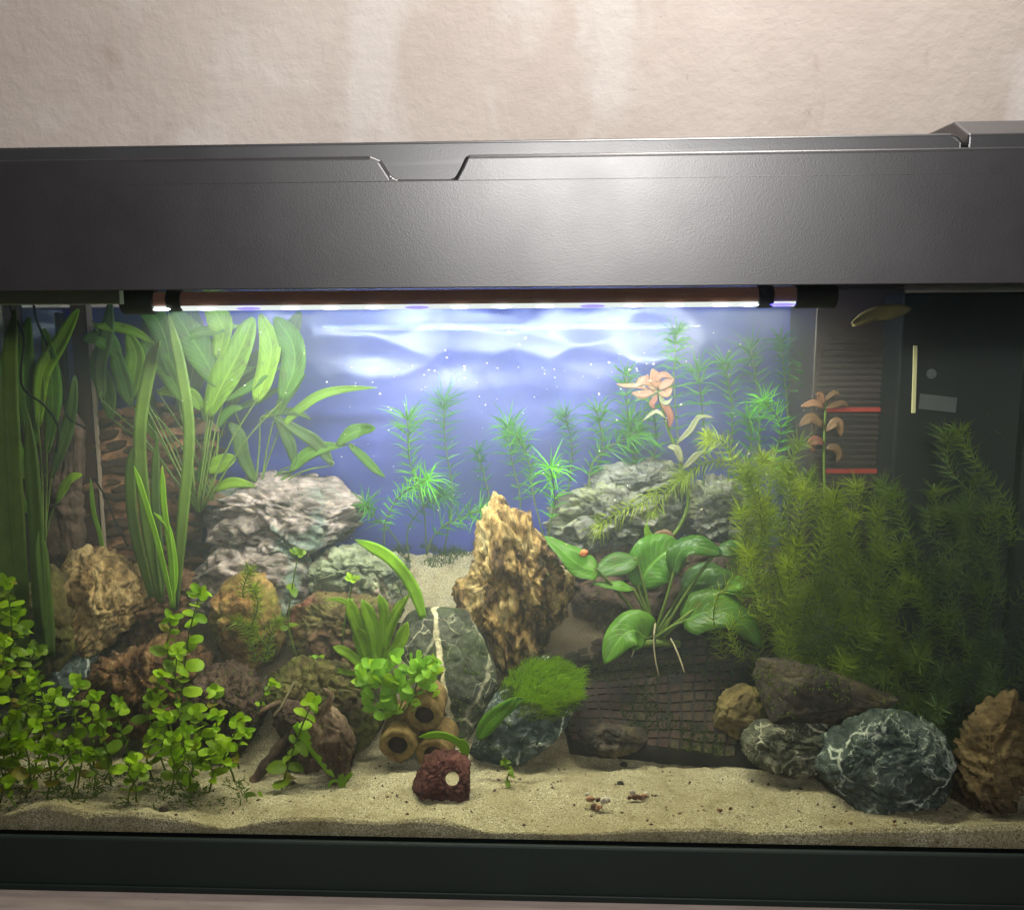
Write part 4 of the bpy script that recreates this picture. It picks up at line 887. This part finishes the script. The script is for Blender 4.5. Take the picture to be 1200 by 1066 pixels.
obj('cushion', vv, ff, M['moss_d'], mo2, True); blades(mo2, vv, ff, 5500, .012, 'needle_y', .0009, pick=lambda p, n: n.y < .4)
ms3 = thing('moss_patch', 'dark thin moss film over the lower half of the netted slab', 'moss', P(760, 850, .2)); mm = MB()
random.seed(61); tot = 0
while tot < 1500:
    u, v = random.random(), random.random()**1.3*.7
    if noise.noise(Vector((u*4, v*4, 7))) < .02: continue
    p, nr = slabpt(u, v, .0012); d = (nr+Vector((random.uniform(-1, 1), random.uniform(-.4, .4), random.uniform(-.2, .8)))).normalized(); l = random.uniform(.003, .007); w = d.cross(Vector((.2, -1, .3))).normalized()*.0008
    mm.add([tuple(p-w), tuple(p+w), tuple(p+d*l)], [(0, 1, 2)]); tot += 1
o = mm.make('strands', M['moss_d'], ms3); o['kind'] = 'stuff'
# --- red stem plant
rs = thing('red_stem_plant', 'tall stem with a pink and red leaf crown among green needles', 'plant', P(755, 655, .29))
sp_ = PX([(752,655),(788,628),(806,592),(800,548),(782,500,.275),(770,455,.27)], .28); stalk(rs, sp_, .0028, .0016, 'stem', n=20)
for path, w, mat in [([(770,455),(762,450),(752,448),(738,456)], 10, 'pale'), ([(770,455),(768,446),(766,438),(764,432)], 18, 'pink'), ([(768,458),(755,462),(748,462),(740,460)], 12, 'pink'),
    ([(770,458),(760,462),(750,466),(745,464)], 9, 'pale'), ([(772,456),(780,450),(786,446),(790,442)], 13, 'pink'), ([(772,460),(780,462),(784,458),(788,454)], 12, 'pink'),
    ([(770,452),(758,446),(750,448),(746,456)], 14, 'pink'), ([(770,462),(766,470),(764,474),(768,480)], 9, 'redleaf'), ([(774,460),(776,470),(782,472),(788,466)], 8, 'pale'), ([(774,470),(782,480),(786,490),(784,502)], 12, 'redleaf'),
    ([(768,448),(774,440),(782,440),(788,444)], 10, 'pink'), ([(770,456),(764,452),(760,446),(758,438)], 12, 'pink'), ([(780,490),(770,482),(762,486),(752,494)], 6, 'pale'), ([(800,545),(794,528),(788,524),(782,524)], 12, 'pale'), ([(800,550),(812,538),(818,532),(830,528)], 10, 'pale'),
    ([(792,520),(808,505),(820,488),(838,490)], 9, 'pale'), ([(790,628),(778,628),(768,634),(762,652)], 20, 'deadleaf'), ([(770,640),(762,630),(758,622),(758,612)], 12, 'sword_y'), ([(775,645),(790,640),(798,634),(803,626)], 10, 'sword_d'), ([(760,456),(745,452),(732,452),(722,450)], 7, 'pink')]:
    ribbon(PX(path, .265), w*.8*scale_at(.265), mat, rs, normal=jn(), n=8, fold=.2)
rs2 = thing('red_stem_plant', 'dim pink leaved stem in front of the filter', 'plant', P(968, 610, .25)); stalk(rs2, PX([(968,610),(966,560),(966,510),(968,470)], .25), .002, .0014)
for path, w, mat in [([(966,478),(955,472),(946,474),(938,476)], 8, 'pink'), ([(968,478),(980,474),(988,472),(996,478)], 7, 'deadleaf'), ([(966,470),(974,462),(980,460),(984,464)], 6, 'deadleaf'), ([(966,474),(962,466),(960,462),(956,462)], 9, 'pink'), ([(966,500),(952,490),(944,493),(936,500)], 12, 'deadleaf'), ([(968,505),(980,494),(984,500),(986,512)], 12, 'deadleaf'), ([(966,520),(956,516),(950,522),(956,530)], 12, 'redleaf'), ([(968,525),(978,524),(984,532),(980,542)], 9, 'deadleaf')]:
    ribbon(PX(path, .245), w*scale_at(.245), mat, rs2, normal=jn(), n=8, fold=.2)
# --- round-leaved creeping stems
def round_leaf():
    n = 8; v = [(0, 0, 0)]; f = []; rings = 2
    for r in (.55, 1.0):
        for q in range(10):
            a = 2*math.pi*q/10; x = .5+math.cos(a)*.5*r; y = math.sin(a)*.46*r
            v.append((x, y, -.10*(x*x)*r + .10*abs(y) + .03*math.sin(3*a)*r))
    v[0] = (.5, 0, .0)
    f = [(0, 1+q, 1+(q+1) % 10) for q in range(10)] + [(1+q, 11+q, 11+(q+1) % 10, 1+(q+1) % 10) for q in range(10)]
    return v, f
RLM = {}
for mat in ('bacopa', 'bacopa_dark', 'bacopa_old', 'clump'):
    RLM[mat] = []
    for var in range(4):
        v, f = round_leaf(); asp = (1, .82, .92, .74)[var]; cu = (0, -.28, .22, -.5)[var]
        v = [(x, y*asp, z+cu*x*x+(.15*abs(y) if var % 2 else -.12*y*y)) for x, y, z in v]
        me = bpy.data.meshes.new('leaf'); me.from_pydata(v, [], f); me.polygons.foreach_set('use_smooth', [True]*len(me.polygons)); me.materials.append(M[mat]); RLM[mat].append(me)
def leaf_at(parent, mat, p, d, nrm, size, name='leaf'):
    x = Vector(d).normalized(); z = Vector(nrm); z = (z-x*z.dot(x)).normalized(); y = z.cross(x)
    o = bpy.data.objects.new(name, random.choice(RLM[mat])); C.objects.link(o); o.parent = parent
    R_ = Matrix((x, y, z)).transposed().to_4x4()
    o.matrix_basis = Matrix.Translation(Vector(p)-origin[parent.name]) @ R_ @ Matrix.Diagonal((size, size, size, 1)); return o
def creeping(label, path, Y, size, mat, group=None, gap=15, name='creeping_plant', crown=4):
    pts = PX(path, Y); t = thing(name, label, 'plant', pts[0], group)
    L = sum((b-a).length for a, b in zip(pts, pts[1:])); gp = gap*scale_at(Y); n = max(2, int(L/gp)); c = spline(pts, n)
    stalk(t, pts, .0011, .0008, 'stem', n=max(6, n)); o0 = random.random()*3
    for i in range(1, n+1):
        tg = (c[min(i+1, n)]-c[i-1]).normalized(); a = tg.cross(Vector((.2, 1, .1))).normalized(); b = tg.cross(a)
        th = o0+i*math.pi/2+random.uniform(-.5, .5); s = size*scale_at(Y)*(.75+.35*min(1, (n-i+1)/3))*random.uniform(.8, 1.15)
        for sg in (1, -1):
            d = (a*math.cos(th)+b*math.sin(th))*sg + tg*random.uniform(.15, .5) + Vector((0, 0, -.1))
            nr = tg*.5+Vector((random.uniform(-.7, .7), random.uniform(-1, -.4), random.uniform(.3, 1)))
            u_ = i/n
            if random.random() < .10+.2*max(0, .3-u_)/.3: continue
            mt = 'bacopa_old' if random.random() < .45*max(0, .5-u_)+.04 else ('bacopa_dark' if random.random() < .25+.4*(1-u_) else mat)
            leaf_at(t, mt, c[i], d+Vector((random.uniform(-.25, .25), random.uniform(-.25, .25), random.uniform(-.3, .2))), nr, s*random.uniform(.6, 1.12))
    for q in range(crown):
        th = q*math.pi/2+o0; d = Vector((math.cos(th), -.4, math.sin(th)*.7+.3)); leaf_at(t, mat, c[-1], d, (random.uniform(-.2, .2), -.8, .7), size*.7*scale_at(Y))
    return t
random.seed(101)
cl = 'bright round leaved creeping stem in the bed along the left front glass'; cg = 'round leaved creeping stems in the left front bed'
bed = [([(x+random.uniform(-6, 6), y), (x+random.uniform(-10, 10), y-l*.35), (x+random.uniform(-12, 12), y-l*.7), (x+random.uniform(-12, 12), y-l)], Y, random.choice(('bacopa', 'bacopa', 'bacopa_dark')))
       for x, y, l, Y in [(12,925,60,.03),(40,928,50,.035),(70,925,55,.04),(95,922,50,.05),(125,915,60,.055),(25,900,90,.06),(210,925,50,.05),(5,890,90,.07),(45,880,80,.085)]]
for path, Y, mat in bed + [
    ([(20,870),(8,800),(14,740),(8,682)], .07, 'bacopa'), ([(40,860),(25,800),(20,760),(22,718)], .08, 'bacopa'), ([(0,860),(-6,810),(4,780),(2,748)], .05, 'bacopa'), ([(60,880),(48,840),(52,820),(40,790)], .07, 'bacopa'),
    ([(75,890),(70,850),(62,830),(66,812)], .06, 'bacopa'), ([(85,890),(90,850),(84,825),(92,800)], .08, 'bacopa'), ([(110,900),(108,870),(100,840),(112,815)], .07, 'bacopa'), ([(150,900),(148,870),(138,850),(140,822)], .08, 'bacopa'),
    ([(130,920),(125,880),(120,850),(118,838)], .05, 'bacopa_dark'), ([(160,940),(158,920),(150,905),(156,890)], .035, 'bacopa'), ([(150,942),(152,925),(165,905),(164,900)], .03, 'bacopa'), ([(185,880),(178,850),(172,835),(180,818)], .08, 'bacopa'),
    ([(205,900),(200,850),(185,815),(190,790)], .08, 'bacopa'), ([(215,905),(212,850),(205,800),(208,765)], .09, 'bacopa'), ([(225,910),(230,870),(238,850),(232,832)], .07, 'bacopa'), ([(250,910),(245,880),(252,860),(255,838)], .075, 'bacopa'),
    ([(265,905),(262,880),(275,860),(282,842)], .07, 'bacopa'), ([(280,900),(276,885),(280,872),(288,858)], .06, 'bacopa'), ([(200,930),(205,900),(200,880),(205,862)], .045, 'bacopa'), ([(225,935),(222,910),(232,890),(228,872)], .045, 'bacopa'),
    ([(245,928),(250,905),(245,890),(255,878)], .05, 'bacopa'), ([(10,930),(15,890),(10,860),(20,838)], .03, 'bacopa_dark'), ([(30,935),(35,900),(30,870),(42,848)], .03, 'bacopa'), ([(0,940),(5,915),(-2,890),(2,870)], .02, 'bacopa_dark'),
    ([(55,935),(60,905),(55,885),(60,868)], .035, 'bacopa_dark'), ([(85,930),(90,905),(80,885),(85,870)], .04, 'bacopa'), ([(20,945),(12,935),(8,925),(12,915)], .015, 'bacopa'), ([(110,925),(112,905),(102,890),(106,880)], .045, 'bacopa'),
    ([(180,915),(172,890),(176,875),(182,860)], .06, 'bacopa'), ([(-5,810),(0,780),(-4,730),(6,700)], .09, 'bacopa_dark'), ([(30,820),(45,800),(34,780),(44,760)], .10, 'bacopa_dark'), ([(275,915),(270,900),(262,890),(268,875)], .05, 'bacopa'),
    ([(235,900),(225,885),(215,875),(218,855)], .055, 'bacopa'), ([(195,905),(188,885),(192,865),(195,842)], .065, 'bacopa')]:
    path = path if len(path[0]) == 2 else path; x_, y_ = path[-1]; hgt = path[0][1]-y_
    cl = ('dull ' if mat == 'bacopa_dark' else 'bright ') + ('tall' if hgt > 100 else 'short' if hgt < 45 else 'mid height') + ' round leaved creeping stem ' + ('beside the left end glass' if x_ < 50 else 'in front of the striped slab' if x_ < 175 else 'on the driftwood side of the leafy bed')
    creeping(cl, path, Y, random.uniform(15, 19), mat, cg)
creeping('tall round leaved stem climbing beside the striped slab to the orange rock', [(210,840),(215,790),(222,740),(235,695)], .11, 22, 'bacopa', gap=16)
creeping('round leaved stem leaning across the striped slab', [(225,830),(205,790),(196,760),(202,725)], .12, 19, 'bacopa', gap=15)
creeping('round leaved sprig climbing the front of the driftwood', [(330,925),(338,895),(350,860),(366,822)], .085, 21, 'bacopa', gap=17)
creeping('short round leaved sprig at the foot of the driftwood', [(318,942),(308,938),(300,936),(294,942)], .06, 16, 'bacopa', gap=9)
creeping('small round leaved shoot beside the umber boulder', [(248,838),(252,825),(250,815),(252,808)], .12, 15, 'bacopa', gap=9)
creeping('tiny round leaved shoot above the driftwood knot', [(300,845),(305,825),(312,810),(322,800)], .13, 13, 'bacopa', gap=18, crown=3)
creeping('lone upright sprig with a small leaf crown before the pale rock', [(350,775),(338,735),(342,690),(350,648)], .225, 13, 'bacopa_dark', gap=40)
creeping('small leaf sprig beside the lone upright sprig', [(352,790),(358,780),(366,774),(374,772)], .205, 12, 'bacopa', gap=9, crown=3)
creeping('thin sprig with pale top behind the small sword plant', [(400,760),(405,720),(412,690),(412,678)], .22, 12, 'bacopa', gap=30)
creeping('tiny green shoot growing from the sand below the moss cushion', [(598,922),(594,912),(598,902),(592,893)], .095, 10, 'bacopa_dark', gap=8)
straps('strap_leaf', 'mossy green strap leaf lying on the driftwood', (398, 915), .10, [([(346,848,.105),(362,868,.10),(382,892,.095),(398,912,.09)], 17, 'val_b')])
straps('grass_tuft', 'tiny grass tuft at the end of the mossy strap leaf', (402, 925), .085, [([(402,925),(396,915),(388,916),(384,924)], 4, 'val_b'), ([(402,925),(404,914),(410,908),(412,904)], 6, 'crypt'), ([(402,925),(398,918),(400,910),(402,906)], 5, 'crypt')])
straps('arched_leaf', 'arched green leaf curving over the lava rock', (546, 884), .09, [([(546,890),(540,872),(518,861),(490,863)], 9, 'val_b'), ([(546,890),(548,875),(542,868),(530,870)], 5, 'val_b')])
sword('single bright leaf resting on the white streaked rock', (556, 868), .115, [([(560,866),(572,848),(588,832),(606,816)], 22, 'anubias_b'), ([(582,842),(594,830),(604,822),(614,818)], 15, 'anubias_b')], False)
sword('small bright sword plant with upright blades beside the slate plate', (442, 795), .185,
      [([(440,790),(428,755),(416,725),(408,700)], 16, 'crypt', 'strap'), ([(444,790),(440,750),(434,725),(424,702)], 17, 'crypt', 'strap'), ([(446,785),(452,745),(462,720),(476,698)], 10, 'crypt', 'strap'), ([(446,780),(458,740),(470,712),(484,690)], 8, 'crypt'),
       ([(438,790),(420,775),(405,764),(390,757)], 12, 'crypt', 'strap'), ([(440,795),(432,770),(424,750),(420,735)], 20, 'crypt', 'strap'), ([(448,790),(462,765),(470,750),(478,728)], 16, 'crypt', 'strap'), ([(428,790),(408,788),(392,785),(378,792)], 7, 'crypt'),
       ([(414,712),(406,706),(396,702),(380,703)], 6, 'crypt'), ([(440,780),(448,745),(450,715),(444,696)], 12, 'crypt', 'strap')], False)
bu = thing('bushy_plant', 'dense bright green bush of small leaves before the slate plate', 'plant', P(465, 835, .165)); random.seed(9)
for q in range(7): stalk(bu, [P(465, 840, .165), P(430+q*11, 812, .16), P(425+q*13, 785+abs(q-3)*3, .155)], .0012, .0008, n=6)
for q in range(120):
    px = random.uniform(422, 508); lo = interp([(420, 812), (450, 842), (480, 830), (510, 812)], px); hi = interp([(420, 785), (445, 770), (480, 768), (512, 775)], px); py = random.uniform(hi, lo)
    p = P(px, py, random.uniform(.135, .165)); leaf_at(bu, 'clump' if random.random() < .75 else 'bacopa', p, (random.uniform(-1, 1), -.5, random.uniform(-.2, .9)), (random.uniform(-.5, .5), -.7, .7), random.uniform(13, 19)*scale_at(.15))

# ---------------------------------------------------------------- fittings
ps = thing('corner_strip', 'dark brown vertical strip with a pale edge in the rear left', 'strip', P(112, 660, .36))
def prism_px(name, quad, Y, d, mat, parent, bev=.0006):
    a = [P(x, y, Y) for x, y in quad]; v = a+[p+Vector((0, d, 0)) for p in a]; n = len(a)
    return bevel(obj(name, v, [tuple(range(n-1, -1, -1)), tuple(range(n, 2*n))] + [(i, (i+1) % n, n+(i+1) % n, n+i) for i in range(n)], M[mat], parent), bev)
prism_px('strip', [(80,338),(98,338),(122,690),(104,690)], .352, .006, 'postbrown', ps)
prism_px('edge', [(98.5,338),(104,338),(124,660),(122,660)], .350, .006, 'postpale', ps)
def cable(label, path, Y, r=.0014):
    m = MB(); c = spline(PX(path, Y), 30); m.tube(c, r, 7); o = m.make('cable', M['cable'], None, True, loc=c[-1]); tag(o, label, 'cable')
cable('black cable hanging in front of the brown corner strip', [(38,338),(42,372),(58,410),(74,445),(78,485),(100,502)], .235)
cable('second black cable hanging close to the left end glass', [(2,338),(16,370),(28,395),(25,450),(52,475),(68,500),(66,530)], .19)
cable('thin dark cable running down behind the golden rock', [(110,560),(125,585),(135,610),(150,640)], .33, .0011)
fl = thing('filter', 'black internal filter with brown ribbed chamber and red lines', 'filter', P(1060, 840, .25))
A, B = P(958, 345, .265), P(1046, 600, .265); zb = h(A.x, .34)-.02
bx = lambda n, x0, x1, y0, y1, z0, z1, mat, bev=.001: box(n, (x0, y0, z0), (x1, y1, z1), M[mat], fl, bev)
bx('chamber', A.x, B.x, .268, .385, P(1000, 740, .265).z, P(1000, 338, .265).z, 'chamber', .002)
m = MB(); zt, zl_ = P(1000, 395, .265).z, P(1000, 700, .265).z; nr = 44
for i in range(nr):
    z = zl_+(zt-zl_)*i/nr; m.box((A.x+.006,   .2650, z), (B.x-.008, .2678, z+(zt-zl_)/nr*.45))
o = m.make('ribs', M['chamber'], fl); o['kind'] = 'stuff'
for y0 in (480, 552):
    z = P(1000, y0, .263).z; bx('red_line', P(968, y0, .263).x, P(1042, y0, .263).x, .2625, .2648, z-.0028, z+.0028, 'redband', .0006)
bx('pump_housing', P(1050, 500, .21).x, XR-.003, .213, .388, h(.5, .3)-.05, P(1100, 338, .21).z-.004, 'black', .003)  # real housing, extended along the end wall to keep that side dark
prism_px('yellow_strip', [(1071,405),(1075.5,405),(1073,484),(1068.5,484)], .209, .0025, 'yellowstrip', fl, .0004)
prism_px('label', [(1078,461),(1122,466),(1120,484),(1076,479)], .2105, .0015, 'greylabel', fl, .0003)
m = MB(); p = P(1091, 438, .2125); m.tube([p+Vector((0, -.002, 0)), p+Vector((0, .004, 0))], .0055, 18); m.make('knob', M['greylabel'], fl)
sword('pale floating leaf under the hood beside the filter', (1000, 378), .17, [([(998,380),(1020,368),(1045,364),(1068,362)], 20, 'root', 'oval', (0, -.8, -.5)), ([(958,400,.3),(962,380,.3),(975,362,.3),(992,350,.3)], 26, 'sword_d', 'oval')], False, name='floating_leaf')
# ---------------------------------------------------------------- litter on the sand
def shell(label, px, py, r, mats, n=5, seed=0):
    random.seed(seed); p = G(px, py); t = thing('snail_shell', label, 'shell', p)
    for i in range(n):
        c = p+Vector((random.uniform(-r, r)*1.1, random.uniform(-r, r)*.5, random.uniform(.2, 1.1)*r)); rr_ = r*random.uniform(.35, .6); m = MB(); pts = []; rd = []
        ax = random.uniform(-1, 1)
        for q in range(14):
            a = q*.75; pts.append(c+Vector((math.cos(a)*rr_*.5*(1-q/18)+q*.05*rr_*ax, -.02*rr_*q, math.sin(a)*rr_*.5*(1-q/18)))); rd.append(rr_*.45*(1-q/17))
        m.tube(pts, rd, 6); m.make('whorl', M[mats[i % len(mats)]], t, True)
M['shell_o'] = rockmat('orange_shell', [(.3, (.2, .09, .04)), (.6, (.45, .25, .14))], 90, .4, 200, rough=.5)
M['shell_w'] = rockmat('pale_shell', [(.3, (.35, .3, .22)), (.6, (.6, .55, .45))], 90, .4, 200, rough=.5)
M['shell_d'] = rockmat('dark_shell', [(.3, (.04, .02, .012)), (.6, (.14, .07, .045))], 90, .4, 200, rough=.5)
shell('orange and dark shell fragments beside a white chip on the sand', 703, 948, .0105, ['shell_o', 'shell_d', 'shell_o', 'shell_w', 'shell_o'], 7, 1)
shell('upright cluster of small brown shells on the open sand', 747, 938, .0085, ['shell_d', 'shell_o', 'shell_d', 'shell_w'], 8, 2)
shell('small dark shell pair near the veined boulder', 848, 953, .006, ['shell_d', 'shell_o'], 3, 3)
shell('tiny reddish shell under the large veined boulder', 1050, 968, .0045, ['shell_o', 'shell_d'], 2, 4)
shell('small grey shell bits left of the orange shell fragments', 686, 937, .006, ['shell_w', 'shell_d'], 3, 5)
for lab, px, py, s in (('glossy black pebble at the edge of the left creeping bed', 191, 951, 5.5), ('dark round pebble behind the upright shell cluster', 727, 919, 4), ('small dark crumb stone behind the orange shells', 731, 897, 4.5)):
    p = G(px, py); r = s*scale_at(p.y); rock('pebble', lab, 'pebble', [(px+s*1.1*math.cos(a*.6), py-s*.3+s*.8*math.sin(a*.6)) for a in range(10)], p.y, r*.9, 'slab', amp=.12, sub=3, seed=px % 13)
st = MB(); st.tube([P(345, 798, .12), P(336, 815, .115), P(328, 830, .112), P(321, 838, .112)], .0011, 6); o = st.make('dead_stalk', M['root'], None, loc=P(321, 838, .112)); tag(o, 'thin pale dead stalk leaning above the driftwood', 'stalk')
random.seed(3); pa = MB()
for i in range(190):
    px = random.gauss(640, 190); py = random.uniform(385, 640) if random.random() < .6 else random.gauss(440, 30)
    if not (200 < px < 1000): continue
    p = P(px, py, random.uniform(.05, .3)); r = random.uniform(.0003, .0009)
    pa.add([tuple(p+Vector(q)*r) for q in ((1.4,0,0),(-1.4,0,.4),(0,1,0),(0,-1,0),(0,0,1),(0,.2,-1))], [(0,2,4),(2,1,4),(1,3,4),(3,0,4),(2,0,5),(1,2,5),(3,1,5),(0,3,5)])
o = pa.make('floating_specks', M['shell_w'], None, loc=(0, .2, .4)); tag(o, 'tiny pale specks drifting in the water', 'specks', kind='stuff')

# ---------------------------------------------------------------- fibres and mulm caught on the stones
from mathutils.bvhtree import BVHTree
AV = []; AF = []
for v_, f_ in ROCKS:
    b_ = len(AV); AV += v_; AF += [tuple(q+b_ for q in t_) for t_ in f_]
bvh = BVHTree.FromPolygons(AV, AF)
random.seed(88)
def fibres(name, label, mat, zones, count, ln, w):
    m = MB()
    for _ in range(count):
        x0, y0, x1, y1 = random.choice(zones); px, py = random.uniform(x0, x1), random.uniform(y0, y1)
        hit = bvh.ray_cast(CAM, ray(px, py).normalized())
        if hit[0] is None or noise.noise(hit[0]*28) < -.05: continue
        p, nr = hit[0], hit[1]
        if nr.y > 0: nr = -nr
        d = (nr*.6+Vector((random.uniform(-1, 1), random.uniform(-.3, .3), random.uniform(-.5, 1)))).normalized(); l = ln*random.uniform(.4, 1.3)
        wv = d.cross(Vector((random.uniform(-.4, .4), -1, .2))).normalized()*w*random.uniform(.6, 1.2); b = p+d*l*.5+nr*l*.2
        m.add([tuple(p-wv), tuple(p+wv), tuple(b+wv), tuple(b-wv), tuple(p+d*l-Vector((0, 0, l*.3)))], [(0, 1, 2, 3), (3, 2, 4)])
    o = m.make(name, M[mat], None, loc=P(300, 800, .2)); tag(o, label, 'debris', kind='stuff')
fibres('brown_fibres', 'brown plant fibres and mulm caught on the stones of the bank', 'deadleaf', [(205, 640, 480, 900), (80, 740, 300, 880), (640, 640, 920, 770)], 1500, .007, .0005)
fibres('algae_tufts', 'short olive algae tufts growing on the stones of the bank', 'needle_o', [(205, 680, 480, 900), (80, 740, 300, 870), (460, 780, 600, 880), (640, 560, 900, 700), (880, 765, 1060, 840)], 3200, .0048, .0005)

m = MB(); random.seed(19)
for _ in range(2600):
    px, py = random.uniform(-20, 292), random.gauss(915, 17)
    if py > 952 or noise.noise(Vector((px*.03, py*.05, 2))) < -.05: continue
    p = G(px, py); d = Vector((random.uniform(-1, 1), random.uniform(-.6, .3), random.uniform(.05, .9))).normalized(); l = random.uniform(.003, .013); w = d.cross(Vector((random.uniform(-.5, .5), -1, .3))).normalized()*random.uniform(.0003, .0009)
    b = p+d*l*.5; m.add([tuple(p-w), tuple(p+w), tuple(b+w), tuple(b-w), tuple(p+d*l-Vector((0, 0, l*.25)))], [(0, 1, 2, 3), (3, 2, 4)])
o = m.make('ground_growth', M['needle_o'], None, loc=P(140, 920, .06)); tag(o, 'low olive growth and litter under the round leaved stems', 'ground cover', kind='stuff')
